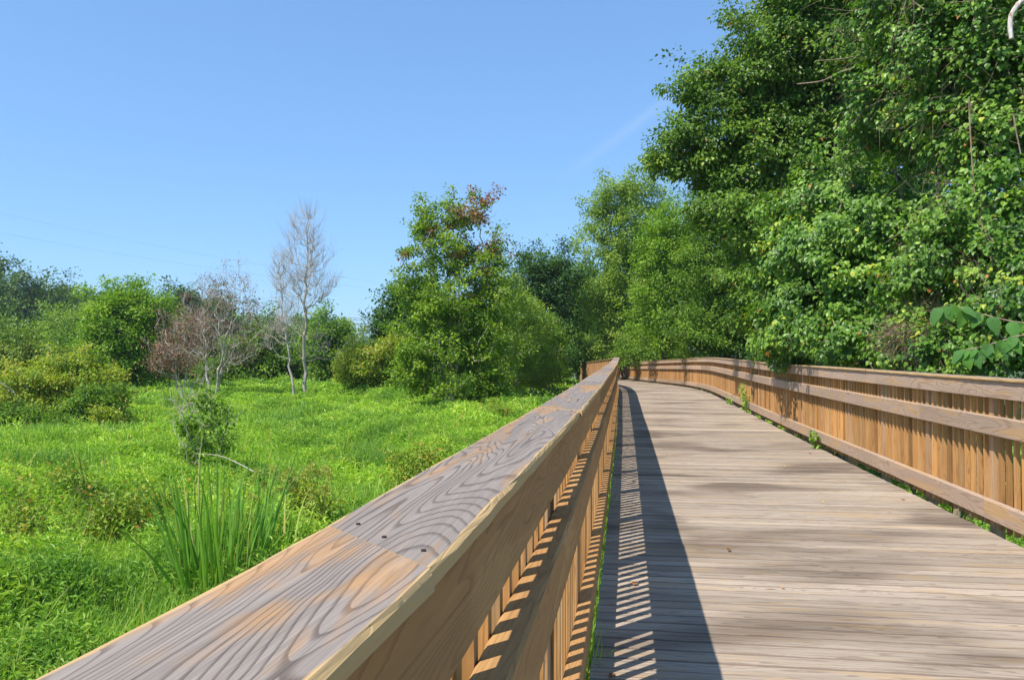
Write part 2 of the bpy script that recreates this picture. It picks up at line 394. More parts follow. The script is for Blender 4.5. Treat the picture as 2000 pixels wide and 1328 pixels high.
def railing(name, label, line, y0, caps_y, mats, vis):
    root = empty(name, (*line.at(line.s_of_y(y0))[0], 0.))
    bpy.context.view_layer.update()
    tag(root, label, 'railing', 'timber railings of the boardwalk')
    off = np.array(root.location)
    def fin(mb, nm, mat, **kw):
        o = mb.build(nm, mat, root, **kw)
        o.location = o.location - Vector(off); return o
    q0 = line.s_of_y(y0); q1 = line.s_of_y(YEND)
    qp = line.s_of_y(5.72) if line.side < 0 else line.s_of_y(7.18)
    posts = qp + 1.54 * np.arange(-8, 60); posts = posts[(posts > q0) & (posts < q1 + .1)]
    # cap boards, scarfed at 45 degrees
    cq = [q0] + [line.s_of_y(y) for y in caps_y]
    while cq[-1] < q1: cq.append(cq[-1] + 3.0)
    cq[-1] = q1
    for i in range(len(cq) - 1):
        mb = MB(); a, b = cq[i] + .0025, cq[i + 1] - .0025; lo_ = (0, .004, -.003, .002)[i % 4]
        strip(mb, line, a, b, box_sec(lo_, CAPW + lo_, 1.354, 1.38, .005), (0, -.0015, .001)[i % 3], skew=.95, step=.1 if i < 3 else .4, wob=.0035 if i < 3 else 0)
        cap = fin(mb, 'cap_board', mats['cap'])
        if i in (1, 2, 3) and line.side < 0 or (i < 3 and line.side > 0):
            for e, sgn in ((cq[i + 1] if i + 1 < len(cq) else q1, -1), (cq[i], 1)):
                for o_ in (.03, .092, .155):
                    qq = e + .95 * o_ + sgn * (.035 + .02 * rng.random())
                    if qq < q0 + .1: continue
                    p, t, o = line.frame(qq); c = p[0] + o[0] * (o_ + .012 * (rng.random() - .5))
                    nb = MB(); th = np.arange(8) * np.pi / 4
                    z_ = dz(c[1]) + 1.3806
                    ring = np.stack([c[0] + (.003) * np.cos(th), c[1] + (.003) * np.sin(th), np.full(8, z_)], 1)
                    ring0 = ring - [0, 0, .003]
                    vs = np.concatenate([ring, ring0]); j = np.arange(8); j2 = (j + 1) % 8
                    nb.add(vs, [np.arange(8)[None, :], np.stack([j + 8, j2 + 8, j2, j], 1)], rnd=.5)
                    nl = nb.build('nail', M['nail'], cap); nl.location = (0, 0, 0)
    # fascia, middle and bottom boards spanning two bays each
    def run(nm, sec, mat, start, span):
        qs = [q0]; nxt = [p for p in posts if p > q0 + .4][start % 3::span]
        qs += list(nxt)
        if q1 - qs[-1] > .3: qs.append(q1)
        for a, b in zip(qs[:-1], qs[1:]):
            mb = MB(); strip(mb, line, a + .0015, b - .0015, sec, 0, step=.35); fin(mb, nm, mat)
    run('fascia_board', box_sec(.02, .058, 1.20, 1.351, .004), mats['board'], 0, 2)
    run('middle_rail', box_sec(.014, .088, .865, 1.035, .007), mats['board'], 1, 2)
    run('bottom_rail', box_sec(.02, .088, .10, .27, .004), mats['board'], 0, 2)
    # posts
    for q in posts:
        p, t, o = line.frame(q); p, t, o = p[0], t[0], o[0]; z = dz(p[1])
        c = p + o * .136
        mb = MB()
        zz = np.array([-1.4, -.3, .6, z + 1.352])
        P = np.stack([np.full(4, c[0]), np.full(4, c[1]), zz], 1)
        sweep(mb, P, (*t, 0), (*o, 0), [(-.046, -.046), (.046, -.046), (.046, .046), (-.046, .046)], u=zz)
        fin(mb, 'post', M['post'])
    # pickets
    pk = []
    for a, b in zip(np.concatenate([[posts[0] - 1.54], posts]), np.concatenate([posts, [posts[-1] + 1.54]])):
        for i in range(1, 11):
            q = a + .015 + (b - a - .03) * i / 11 + (rng.random() - .5) * .006
            if q0 + .05 < q < q1: pk.append(q)
    pk = np.array(pk)
    order = np.argsort(np.abs(line.at(pk)[:, 1] - vis)); near = set(order[:100].tolist())
    far = MB()
    for i, q in enumerate(pk):
        p, t, o = line.frame(q); p, t, o = p[0], t[0], o[0]; z = dz(p[1])
        c = p + o * .1085; lo = .02 + (.0 if rng.random() > .12 else -.06 * rng.random())
        mb = MB() if i in near else far
        zz = np.array([z + lo, z + 1.351])
        P = np.stack([np.full(2, c[0]) + (rng.random(2) - .5) * .002, np.full(2, c[1]) + (rng.random(2) - .5) * .003, zz], 1)
        sweep(mb, P, (*t, 0), (*o, 0), [(-.019, -.019), (.019, -.019), (.019, .019), (-.019, .019)], u=np.array([lo, 1.338]) + rng.random() * 3)
        if i in near: fin(mb, 'picket', M['picket'])
    if far.n: tag(fin(far, 'picket', M['picket']), kind='stuff')
    return root

def simple_mat(name, col, rough=.6, metal=0.):
    t = NT(name); b = t.n('ShaderNodeBsdfPrincipled'); g = t.n('ShaderNodeNewGeometry').outputs['Position']
    t.l(t.mix(t.noise(g, 60, 2), col, tuple(c * .6 for c in col)), b.inputs['Base Color'])
    b.inputs['Roughness'].default_value = rough; b.inputs['Metallic'].default_value = metal
    t.l(b.outputs[0], t.out.inputs[0]); return t.m
M['nail'] = simple_mat('rusty_nail', (.07, .045, .035), .7, .3)

# ------------------------------------------------------------------ ground
GZ = -1.2
def gnoise(x, y):
    return (np.sin(x * .37 + 1.3) * np.cos(y * .29 + .4) + .6 * np.sin(x * .83 + y * .61) + .4 * np.sin(x * 1.7 - y * 1.3 + 2)
            + .3 * np.sin(x * 2.9 + y * 2.3))
def ground_z(x, y): return GZ + .05 * gnoise(x * .6, y * .6)
t = NT('ground_soil'); g = t.n('ShaderNodeNewGeometry').outputs['Position']
b = t.n('ShaderNodeBsdfPrincipled'); b.inputs['Roughness'].default_value = .95
n1 = t.noise(g, .35, 6, .65); n2 = t.noise(g, 9, 4, .7)
t.l(t.mix(t.fr(n2, .45, .62), t.ramp(n1, [(.3, (.05, .11, .02)), (.7, (.10, .17, .03))]), (.07, .055, .03)), b.inputs['Base Color'])
t.l(b.outputs[0], t.out.inputs[0]); M['ground'] = t.m
ax = np.unique(np.concatenate([np.linspace(-60, 60, 121), [-900, -500, -250, -120, 120, 250, 500, 900]]))
ay = np.unique(np.concatenate([np.linspace(-20, 100, 121), [-600, -200, -60, 150, 250, 450, 900, 1600]]))
gx, gy = np.meshgrid(ax, ay); nx_, ny_ = len(ax), len(ay)
inside = (np.abs(gx) < 61) & (gy < 101) & (gy > -21)
mb = MB(); V = np.stack([gx, gy, np.where(inside, ground_z(gx, gy), GZ)], -1).reshape(-1, 3)
i, j = np.meshgrid(np.arange(nx_ - 1), np.arange(ny_ - 1)); k = (j * nx_ + i).ravel()
mb.add(V, [np.stack([k, k + 1, k + 1 + nx_, k + nx_], 1)])
tag(mb.build('ground', M['ground'], smooth=True), kind='structure')
# dark wet creek patch in front of the yellow bush
CR = np.array([(-20, 27.5), (-17, 26.6), (-14.5, 26.9), (-12.7, 27.2), (-12.2, 28.6), (-13.2, 29.2), (-15, 29.6), (-18, 30.2), (-21, 31)])
mb = MB(); mb.add(np.c_[CR, np.full(len(CR), GZ + .13)], [np.arange(len(CR))[None, :]])
t = NT('creek_mud'); g = t.n('ShaderNodeNewGeometry').outputs['Position']; b = t.n('ShaderNodeBsdfPrincipled')
t.l(t.ramp(t.noise(g, 1.5, 4), [(.4, (.04, .028, .018)), (.65, (.17, .11, .07))]), b.inputs['Base Color']); b.inputs['Roughness'].default_value = .35
t.l(b.outputs[0], t.out.inputs[0]); M['mud'] = t.m
tag(mb.build('creek', M['mud']), kind='structure')

# ------------------------------------------------------------------ deck
mb = MB(); q0 = -3.0; y = q0
pitch = .1405
while y < YEND:
    z0, z1 = dz(y), dz(y + pitch)
    jit = (rng.random(4) - .5) * .01
    xl0, xl1 = lx(y) - .012 + jit[0], lx(y + pitch) - .012 + jit[0]
    # boards run square to the walk: the right end lies a little nearer, as the walk heads right of +Y
    sl = (lx(y + .5) - lx(y - .5))
    wdt = rx(y) - lx(y) + .03 + jit[1]
    dyR = -sl * wdt * .93
    a = np.array([xl0, y, z0]); c = np.array([rx(y + dyR) + .015 + jit[1], y + dyR, dz(y + dyR)])
    mid_ = (a + c) / 2; h = (rng.random() - .5) * .006
    d = unit(c - a); bdir = unit(np.array([-d[1], d[0], (z1 - z0) / pitch]))
    gp_ = .0025 + .0045 * rng.random() ** 2
    sec = [(gp_, -.004), (gp_ + .005, .002), (pitch - gp_ - .005, .002), (pitch - gp_, -.004), (pitch - gp_, -.035), (gp_, -.035)]
    ks = 7; tt = np.linspace(0, 1, ks)[:, None]
    P = a * (1 - tt) + c * tt; P[:, 2] += h - .004
    sweep(mb, P, bdir, (0, 0, 1), sec)
    y += pitch
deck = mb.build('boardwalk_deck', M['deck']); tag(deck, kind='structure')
for ln_ in (left, right):
    for o0 in ((-.02, -.06), (-1.1, -1.14)):
        mb = MB(); qa, qb = ln_.s_of_y(-2.9), ln_.s_of_y(YEND)
        strip(mb, ln_, qa, qb, box_sec(o0[1], o0[0], -.30, -.045), 0, step=.8)
        mb.build('joist', M['beam'], deck)

railing('railing', 'long grey-capped timber railing running away from the lower left corner, dark on its walkway side', left, -1.2, [.80, 3.0, 6.0], {'cap': M['cap'], 'board': M['warm']}, 0)
railing('railing', 'sunlit timber railing on the right side of the walkway in front of the vines', right, 3.2, [7.6, 10.6], {'cap': M['cap'], 'board': M['board']}, 6)

# ------------------------------------------------------------------ plants
def in_poly(x, y, poly):
    r = np.zeros(len(x), bool); n = len(poly); jx = n - 1
    for i in range(n):
        xi, yi = poly[i]; xj, yj = poly[jx]
        c = ((yi > y) != (yj > y)) & (x < (xj - xi) * (y - yi) / (yj - yi + 1e-12) + xi); r ^= c; jx = i
    return r
def veg_h(x, y):
    """height of the meadow's plants above the soil"""
    h = .50 + .26 * gnoise(x * .75, y * .7) + .15 * gnoise(x * 2.2 + 4, y * 1.7)
    d = lx(y) - x                                              # low grass strip near the walk
    h = h * np.where((y > 21.5) & (y < 28) & (x < -10.5), .28, 1.)
    return np.clip(h, .08, 1.3) * np.clip(.45 + d * .12, .5, 1.)
def rdir(n, zb=0.):
    v = rng.normal(size=(n, 3)); v[:, 2] += zb; return unit(v)

def meadow():
    mb = MB()
    def zone(y0, y1, dens, L, W, shape, hmul, up, xl=None, xr=None, side='L'):
        area_n = int(dens * (y1 - y0) * (.72 * (y0 + y1) / 2 + 8))
        if side == 'L':
            y = y0 + (y1 - y0) * rng.random(area_n); xa = -.70 * y - 3; xb = lx(y) - .16
        else:
            area_n = int(dens * (y1 - y0) * 9); y = y0 + (y1 - y0) * rng.random(area_n); xa = rx(y) + .16; xb = rx(y) + 8
        x = xa + (xb - xa) * rng.random(area_n)
        keep = ~in_poly(x, y, CR)
        # patches where one kind of plant gives way to the other
        pn = gnoise(x * .5 + 7, y * .45) + rng.normal(size=area_n) * .35
        if shape == 'blade': keep &= (pn < .35) | (x > lx(y) - 2.5)
        else: keep &= (pn > -.55) & ((x < lx(y) - .9) | (rng.random(area_n) < .25) | (side == 'R'))
        x, y = x[keep], y[keep]; n = len(x)
        h = veg_h(x, y) if side == 'L' else .35 + .15 * gnoise(x * 2, y * 2) * .5
        gz = ground_z(x, y)
        if shape == 'blade':
            ll = L * (.6 + .8 * rng.random(n)); D = rdir(n) * .38 + [0, 0, 1]
            P = np.stack([x, y, gz + h * .25 * rng.random(n) + np.maximum(h - ll, 0) * .75], 1)
            N = rdir(n); N[:, 2] *= .2
            leaves(mb, P, D, N, ll * hmul, W * (.6 + .8 * rng.random(n)), np.clip(.42 + .2 * rng.normal(size=n), 0, .96), 'blade')
        else:
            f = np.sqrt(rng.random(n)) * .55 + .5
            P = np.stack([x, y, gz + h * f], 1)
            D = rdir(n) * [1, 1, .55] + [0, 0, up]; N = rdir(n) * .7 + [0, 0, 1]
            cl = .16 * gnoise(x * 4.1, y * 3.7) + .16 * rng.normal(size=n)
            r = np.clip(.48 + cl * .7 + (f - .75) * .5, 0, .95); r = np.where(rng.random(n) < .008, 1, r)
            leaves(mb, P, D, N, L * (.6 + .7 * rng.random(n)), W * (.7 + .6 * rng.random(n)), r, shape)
    def straw(y0, y1, n):
        y = y0 + (y1 - y0) * rng.random(n); x = -.7 * y + (lx(y) - .4 + .7 * y) * rng.random(n); L = .35 + .4 * rng.random(n)
        z = ground_z(x, y) + veg_h(x, y) * .9; leaves(mb, np.stack([x, y, z - .15], 1), rdir(n) * .5 + [0, 0, .8], rdir(n), L, .006 + .0004 * y, np.full(n, .985), 'blade')
    straw(5, 14, 700); straw(14, 35, 900)
    def weeds(y0, y1, dens, L, W, nl, shape='rhomb'):
        n = int(dens * (y1 - y0) * (.72 * (y0 + y1) / 2 + 5)); y = y0 + (y1 - y0) * rng.random(n); xa = -.7 * y - 2; x = xa + (lx(y) - 1.1 - xa) * rng.random(n)
        k = (gnoise(x * 1.3 + 2, y * 1.1 + 5) + rng.normal(size=n) * .4 > .1) & ~in_poly(x, y, CR); x, y = x[k], y[k]; n = len(x)
        H = veg_h(x, y) * (.95 + .45 * rng.random(n)); gz = ground_z(x, y); ln = rng.normal(size=(n, 2)) * .12
        pi = np.repeat(np.arange(n), nl); f = np.tile(np.linspace(.35, 1., nl), n); th = np.tile(np.arange(nl) * 2.4, n) + pi
        P = np.stack([x[pi] + ln[pi, 0] * f * H[pi], y[pi] + ln[pi, 1] * f * H[pi], gz[pi] + H[pi] * f], 1)
        D = np.stack([np.cos(th), np.sin(th), .55 * f + .1], 1) + rng.normal(size=(len(pi), 3)) * .2
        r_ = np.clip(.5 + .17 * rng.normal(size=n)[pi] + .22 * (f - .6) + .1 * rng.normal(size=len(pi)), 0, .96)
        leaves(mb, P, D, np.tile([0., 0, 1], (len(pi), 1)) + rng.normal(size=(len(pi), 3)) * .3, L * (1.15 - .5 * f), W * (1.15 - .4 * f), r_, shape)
    weeds(5, 12, 70, .15, .034, 15); weeds(12, 24, 34, .18, .042, 13); weeds(24, 45, 12, .22, .065, 12)
    zone(.6, 4.5, 350, .35, .010, 'blade', 1., 0)
    zone(4.5, 12, 1500, .42, .0095, 'blade', 1., 0)
    zone(4.5, 12, 1500, .095, .024, 'rhomb', 1, .35)
    zone(12, 24, 420, .45, .015, 'blade', 1., 0)
    zone(12, 24, 900, .12, .028, 'rhomb', 1, .45)
    zone(24, 42, 150, .45, .03, 'blade', 1., 0)
    zone(24, 42, 420, .17, .045, 'rhomb', 1, .5)
    zone(42, 75, 90, .25, .09, 'rhomb', 1, .5)
    zone(2, 12, 500, .085, .05, 'oval', 1, .1, side='R')
    zone(12, 36, 160, .13, .08, 'oval', 1, .1, side='R')
    zone(2, 14, 160, .4, .012, 'blade', 1., 0, side='R')
    return tag(mb.build('meadow_grass', LM['meadow']), kind='stuff')
meadow()

def limb_nodes(base, top, n, bend, r):
    tt = np.linspace(0, 1, n)[:, None]; p = np.asarray(base) * (1 - tt) + np.asarray(top) * tt
    off = np.cumsum(r.normal(size=(n, 3)) * bend, 0) * [1, 1, .2]; off -= off[0]
    return p + off * (tt ** .8)

def tree(name, label, cat, base, blobs, n, per, leaf, mat, trunk=.12, bark='bark', stems=1, spread=.5, shape='rhomb', clump=None,
         seed=1, group=None, up=.8, flat=.6, shell=.35, twigs=0, twig_len=.5, twig_up=.9, lean=None, mats2=None, trunk_top=.8, droop=0., rr=.016, nb=.7, ns=5, gap=0., shingle=0.):
    """blobs: (x,y,z,rx,ry,rz[,weight]) lobes the crown fills; limbs are grown to points scattered in them"""
    r = np.random.default_rng(seed); B = np.array([tuple(b)[:6] for b in blobs], float)
    base = np.array([base[0], base[1], ground_z(base[0], base[1]) - .1])
    wts = np.array([b[6] if len(b) > 6 else 1. for b in blobs]) * (B[:, 3] * B[:, 4] * B[:, 5]) ** (2 / 3); wts /= wts.sum()
    k = r.choice(len(B), n, p=wts); d = unit(r.normal(size=(n, 3))); rad = shell + (1 - shell) * r.random(n) ** .6
    ph = r.random(3) * 6
    lump = 1 + .16 * np.sin(d[:, 0] * 5 + ph[0] + k) * np.cos(d[:, 2] * 5 + ph[1]) + .12 * np.sin(d[:, 1] * 9 + ph[2]) + .10 * r.normal(size=n)
    Pn = B[k, :3] + d * B[k, 3:6] * (rad * lump)[:, None]
    sp = (r.random(n) < (.14 if per else 0)) & (d[:, 2] > -.2)
    Pn[sp] = B[k[sp], :3] + (d[sp] + [0, 0, .25]) * B[k[sp], 3:6] * (1.08 + .3 * r.random(sp.sum()))[:, None]
    kp = Pn[:, 2] > base[2] + .25; Pn = Pn[kp]; k = k[kp]
    out = unit((Pn - B[k[:len(Pn)], :3]) / 1.)
    ctop = np.average(B[:, :3], axis=0, weights=wts); ztop = (B[:, 2] + B[:, 5]).max()
    T = []; par = []; trunks = []
    for s in range(stems):
        b0 = base + np.array([r.normal() * .12 * (stems > 1), r.normal() * .12 * (stems > 1), 0]) * max(1, trunk * 8)
        hz = base[2] + (ztop - base[2]) * trunk_top
        tgt = np.array([ctop[0], ctop[1], hz]) if stems == 1 else np.array([*(ctop[:2] + r.normal(size=2) * B[:, 3].max() * spread), hz * (.75 + .25 * r.random())])
        if lean is not None and s == 0: tgt[:2] = lean
        m = 9; nd = limb_nodes(b0, tgt, m, (.05 + .012 * (ztop - base[2])) * (.45 if not per else 1), r)
        i0 = len(T); T += list(nd); par += [-1] + list(range(i0, i0 + m - 1)); trunks.append((i0, m))
    nt0 = len(T)
    nodes = np.array(T); dist0 = np.array([np.linalg.norm(nodes - p, axis=1).min() for p in Pn]); o = np.argsort(dist0); Pn = Pn[o]; out = out[o]
    allp = np.zeros((nt0 + len(Pn), 3)); allp[:nt0] = nodes; par = par + [0] * len(Pn); hi = base[2] + .12 * (ztop - base[2])
    for i, p in enumerate(Pn):
        q = allp[:nt0 + i]; dd = p - q; ds = np.linalg.norm(dd, axis=1)
        cost = ds + up * np.maximum(0, -dd[:, 2] + .35 * np.linalg.norm(dd[:, :2], axis=1)) + (q[:, 2] < hi) * 2.
        par[nt0 + i] = int(np.argmin(cost)); allp[nt0 + i] = p
    cnt = np.ones(len(allp))
    for i in range(len(allp) - 1, -1, -1):
        if par[i] >= 0: cnt[par[i]] += cnt[i] if i >= nt0 else 0
    # pipe-model radii; trunk nodes taper evenly
    rad_ = rr * .35 * cnt ** .42
    for i0, m in trunks: rad_[i0:i0 + m] = np.maximum(trunk * (1 - np.linspace(0, .88, m)), rr * .5)
    rad_[nt0:] = np.minimum(rad_[nt0:], trunk * .55)
    idx = np.array([i for i in range(len(allp)) if par[i] >= 0]); pa = np.array(par)[idx]
    A_, B_ = allp[pa], allp[idx]; ln = np.linalg.norm(B_ - A_, axis=1)
    mid = (A_ + B_) / 2 + r.normal(size=A_.shape) * (ln * .07)[:, None] - np.array([0, 0, 1]) * (ln * (.10 * (idx >= nt0)))[:, None]
    ra = np.minimum(rad_[pa], np.where(idx < nt0, 9, rad_[idx] * 1.7)); rb = rad_[idx]
    root = empty(name, tuple(base)); tag(root, label, cat, group)
    mb = MB(); tubes(mb, A_, mid, ra, (ra + rb) / 2, ns); tubes(mb, mid, B_, (ra + rb) / 2, rb, ns)
    tips = allp[nt0:]
    if twigs:
        m = len(tips) * twigs; pi = np.repeat(np.arange(len(tips)), twigs)
        d0 = unit(out[pi] * .5 + r.normal(size=(m, 3)) * .55 + [0, 0, twig_up]); L0 = twig_len * (.4 + .9 * r.random(m))
        s0 = tips[pi] + (A_[-len(tips):][pi] - tips[pi]) * (r.random(m) * .8)[:, None]
        e0 = s0 + d0 * L0[:, None] * .5; d1 = unit(d0 + r.normal(size=(m, 3)) * .25 + [0, 0, .15 - droop]); e1 = e0 + d1 * L0[:, None] * .6
        tubes(mb, s0, e0, rr * .34, rr * .22, 3); tubes(mb, e0, e1, rr * .22, rr * .08, 3)
    tr = mb.build('trunk', M[bark], root, smooth=True, origin=base); tr.location = (0, 0, 0)
    if per:
        cl = clump or leaf * 4
        m = len(tips) * per; pi = np.repeat(np.arange(len(tips)), per)
        off = r.normal(size=(m, 3)) * cl * [1, 1, flat] * .6
        back = (A_[-len(tips):][pi] - tips[pi]) * (r.random(m) ** 1.5 * .7)[:, None]
        P = tips[pi] + off + back
        if gap:                                         # whole clumps missing, so that the sky shows through
            kk = r.random(len(tips)) > gap; P = P[kk[pi]]; pi = pi[kk[pi]]; off = off[:0]
            off = P - tips[pi]
        m = len(P)
        D = unit(off + out[pi] * .25 * cl) + r.normal(size=(m, 3)) * .55 + [0, 0, -.25 - droop]
        N = unit(r.normal(size=(m, 3))) * nb + out[pi] * .45 + [0, 0, .75]
        if shingle:
            D = D * (1 - shingle * .6) + (np.array([0, 0, -1.]) + out[pi] * .45) * shingle; N = N * (1 - shingle * .5) + (out[pi] + [-.25, -.35, .5]) * shingle
        cr = r.normal(size=len(tips)) * .16
        rn = .45 + cr[pi] + r.normal(size=m) * .17
        rn = np.where(r.random(m) < .996, np.clip(rn, 0, .96), 1.)
        sz = leaf * (.55 + .8 * r.random(m))
        if mats2:                                       # a share of the clumps wears another colour (turning leaves)
            sel = mats2[1](tips, r)[pi]
            for mt, s_ in ((mat, ~sel), (mats2[0], sel)):
                if s_.sum() == 0: continue
                lb = MB(); leaves(lb, P[s_], D[s_], N[s_], sz[s_], sz[s_] * .62, rn[s_], shape)
                c_ = lb.build('crown' if mt is mat else 'turning_foliage', mt, root, origin=base); c_.location = (0, 0, 0)
        else:
            lb = MB(); leaves(lb, P, D, N, sz, sz * (.62 if shape != 'heart' else .95), rn, shape)
            c_ = lb.build('crown', mat, root, origin=base); c_.location = (0, 0, 0)
    return root

def pb(px, py, Y, rx_, rz_, ry_=None, w=1.):
    """a lobe seen about there, Y metres off, radii in metres"""
    return ((px - 1000) / F * Y, Y, CAM_Z + (HOR - py) / F * Y, rx_, ry_ if ry_ else rx_ * .9, rz_, w)
def gp(px, Y): return ((px - 1000) / F * Y, Y)

# --- far woods on the left, tree by tree
far = [(-60, 150, 470, 9), (30, 140, 522, 9.5), (85, 150, 545, 7.5), (150, 160, 553, 9), (215, 165, 556, 8), (275, 160, 580, 8), (350, 150, 558, 6.5), (400, 155, 568, 7.5),
       (455, 160, 600, 8), (-20, 110, 610, 7), (60, 105, 640, 6), (-130, 120, 520, 10), (620, 260, 655, 12), (720, 270, 662, 11), (800, 240, 650, 12)]
nm = ['tall dark tree cut off by the left edge of the far wood', 'tallest dark rounded tree of the far wood at the left edge', 'dark tree just right of the tallest one in the far wood',
      'far dark green tree with an even top behind the bright green tree', 'far tree whose top shows left of the bright green tree', 'far tree mostly hidden behind the bright green tree',
      'small rounded far tree right of the bright green tree', 'far tree behind the left side of the brown dying tree', 'far tree behind the brown dying tree',
      'lower bluish green tree in front of the far wood at the left edge', 'second lower bluish green tree in front of the far wood', 'far tree outside the left edge of the wood',
      'hazy distant tree behind the bare tree', 'hazy distant tree low in the gap under the wires', 'hazy distant tree behind the left side of the red-topped tree']
for i, (px, Y, py, rr_) in enumerate(far):
    py += 16 if Y > 130 and px < 500 else 0
    x, y = gp(px, Y); zt = CAM_Z + (HOR - py) / F * Y; r_ = np.random.default_rng(200 + i)
    bl = [(x, y, zt - rr_ * .62, rr_ * .75, rr_ * .75, rr_ * .7)]
    for q in range(6): bl.append((x + r_.normal() * rr_ * .45, y + r_.normal() * 3, zt - rr_ * (.35 + r_.random() * 1.1), rr_ * .45, rr_ * .45, rr_ * .42))
    bl.append((x, y, max(zt * .3, 1.5), rr_ * .95, rr_ * .8, max(zt * .4, 2.)))
    tree('broadleaf_tree', nm[i], 'tree', (x, y), bl, 420, 62, .58, LM['far'], .3, seed=300 + i, group='trees of the far wood', clump=1.3, rr=.05, ns=4)
tree('broadleaf_tree', 'low pale yellow-green rounded tree in front of the far wood', 'tree', gp(125, 95), [pb(125, 640, 95, 3.2, 2.3), pb(150, 665, 95, 3.5, 2)], 120, 70, .36, LM['farlight'], .15, seed=21, clump=.7)
tree('shrub', 'dull green bush in front of the far wood behind the yellow-green bush', 'shrub', gp(60, 70), [pb(0, 690, 70, 4, 2.2), pb(70, 695, 70, 4, 2.2), pb(150, 690, 70, 3.5, 2)], 260, 60, .26, LM['forest'], .1, stems=3, seed=22, clump=.6)
# --- middle distance
tree('broadleaf_tree', 'bright mid green leafy tree with thin dark trunk left of the brown tree', 'tree', gp(268, 52),
     [pb(190, 710, 52, 1.5, 1.0), pb(320, 700, 52, .9, 1.2), pb(215, 740, 52, 1.6, .7), pb(300, 735, 52, 1.3, .8), pb(185, 630, 52, 1.0, .9), pb(310, 640, 52, .8, .9), pb(230, 600, 52, 1.5, 1.2), pb(262, 585, 52, 1.5, 1.0), pb(240, 640, 52, 2.6, 2.0), pb(285, 620, 52, 1.7, 1.8), pb(200, 660, 52, 1.8, 1.4), pb(290, 680, 52, 1.5, 1.4), pb(240, 700, 52, 2.4, 1.3)],
     520, 80, .20, LM['bright'], .13, seed=31, clump=.5)
tree('dying_tree', 'dying tree with white stems and dry brown leaves beside the bare tree', 'tree', gp(420, 41),
     [pb(440, 560, 41, 1.2, 1.4), pb(415, 620, 41, 1.5, 1.3), pb(470, 620, 41, 1.4, 1.3), pb(380, 665, 41, 1.1, .9), pb(440, 690, 41, 1.7, 1.0), pb(500, 600, 41, .5, .6), pb(490, 670, 41, 1.0, 1.2), pb(475, 560, 41, .8, .8), pb(405, 560, 41, .6, .8)],
     430, 8, .09, LM['brown'], .075, 'palebark', stems=5, spread=.55, seed=32, clump=.35, twigs=3, twig_len=.55, rr=.016, up=1.6)
tree('dying_shrub', 'tangled dry brown shrub left of the white-stemmed dying tree', 'shrub', gp(355, 44),
     [pb(350, 680, 44, 1.4, 1.6), pb(375, 640, 44, 1.1, 1.3), pb(320, 705, 44, 1.0, .8)], 330, 15, .11, LM['brown'], .05, 'deadbark', stems=5, spread=.5, seed=33, clump=.4, twigs=3, twig_len=.5, rr=.02)
tree('dead_tree', 'tall bare dead tree with upswept feathery grey twigs', 'tree', gp(594, 42),
     [pb(594, 440, 42, .95, 1.1), pb(592, 500, 42, 1.45, 1.4), pb(600, 560, 42, 1.55, 1.1), pb(640, 560, 42, .7, .8, w=.6), pb(600, 650, 42, 1.1, 1.0, w=.35), pb(640, 690, 42, .9, .6, w=.3)],
     400, 0, .1, None, .125, 'deadbark', seed=34, twigs=4, twig_len=.95, twig_up=1.1, rr=.0165, up=2.2, lean=gp(596, 42), trunk_top=.93)
tree('dead_tree', 'shorter leaning bare tree standing just left of the tall dead tree', 'tree', gp(578, 40.5),
     [pb(548, 540, 40.5, .6, 1.3), pb(556, 620, 40.5, .8, 1.2), pb(530, 650, 40.5, .6, .8)],
     190, 0, .1, None, .085, 'deadbark', seed=35, twigs=4, twig_len=.8, twig_up=1.1, rr=.018, up=2.2, lean=gp(548, 40.5), trunk_top=.85)
for i, (px, py, Y, rw, l_) in enumerate([(520, 640, 62, 2.2, 'round green tree behind the left side of the bare trees'), (590, 640, 66, 2.4, 'green tree right behind the tall bare trunk'), (650, 640, 60, 2.0, 'green tree just right of the tall bare trunk'),
                                     (455, 690, 60, 2.2, 'dark green tree low behind the white-stemmed dying tree'), (335, 650, 62, 2.0, 'small green tree behind the dry brown shrub')]):
    tree('broadleaf_tree', l_, 'tree', gp(px, Y), [pb(px, py, Y, rw * .8, 1.3), pb(px - 18, py + 40, Y, rw, 1.5), pb(px + 18, py + 55, Y, rw, 1.5), pb(px, py + 90, Y, rw * 1.1, 1.3)],
         210, 80, .22, LM['forest'], .12, seed=40 + i, group='green trees behind the bare trees', clump=.5)
tree('shrub', 'spreading olive green bush between the bare tree and the red-topped tree', 'shrub', gp(715, 44),
     [pb(690, 715, 44, 1.1, .9), pb(730, 700, 44, 1.4, 1.1), pb(765, 690, 44, 1.2, 1.2), pb(715, 735, 44, 1.6, .7)], 260, 60, .15, LM['yellow'], .06, 'deadbark', stems=6, spread=.6, seed=50, clump=.32)
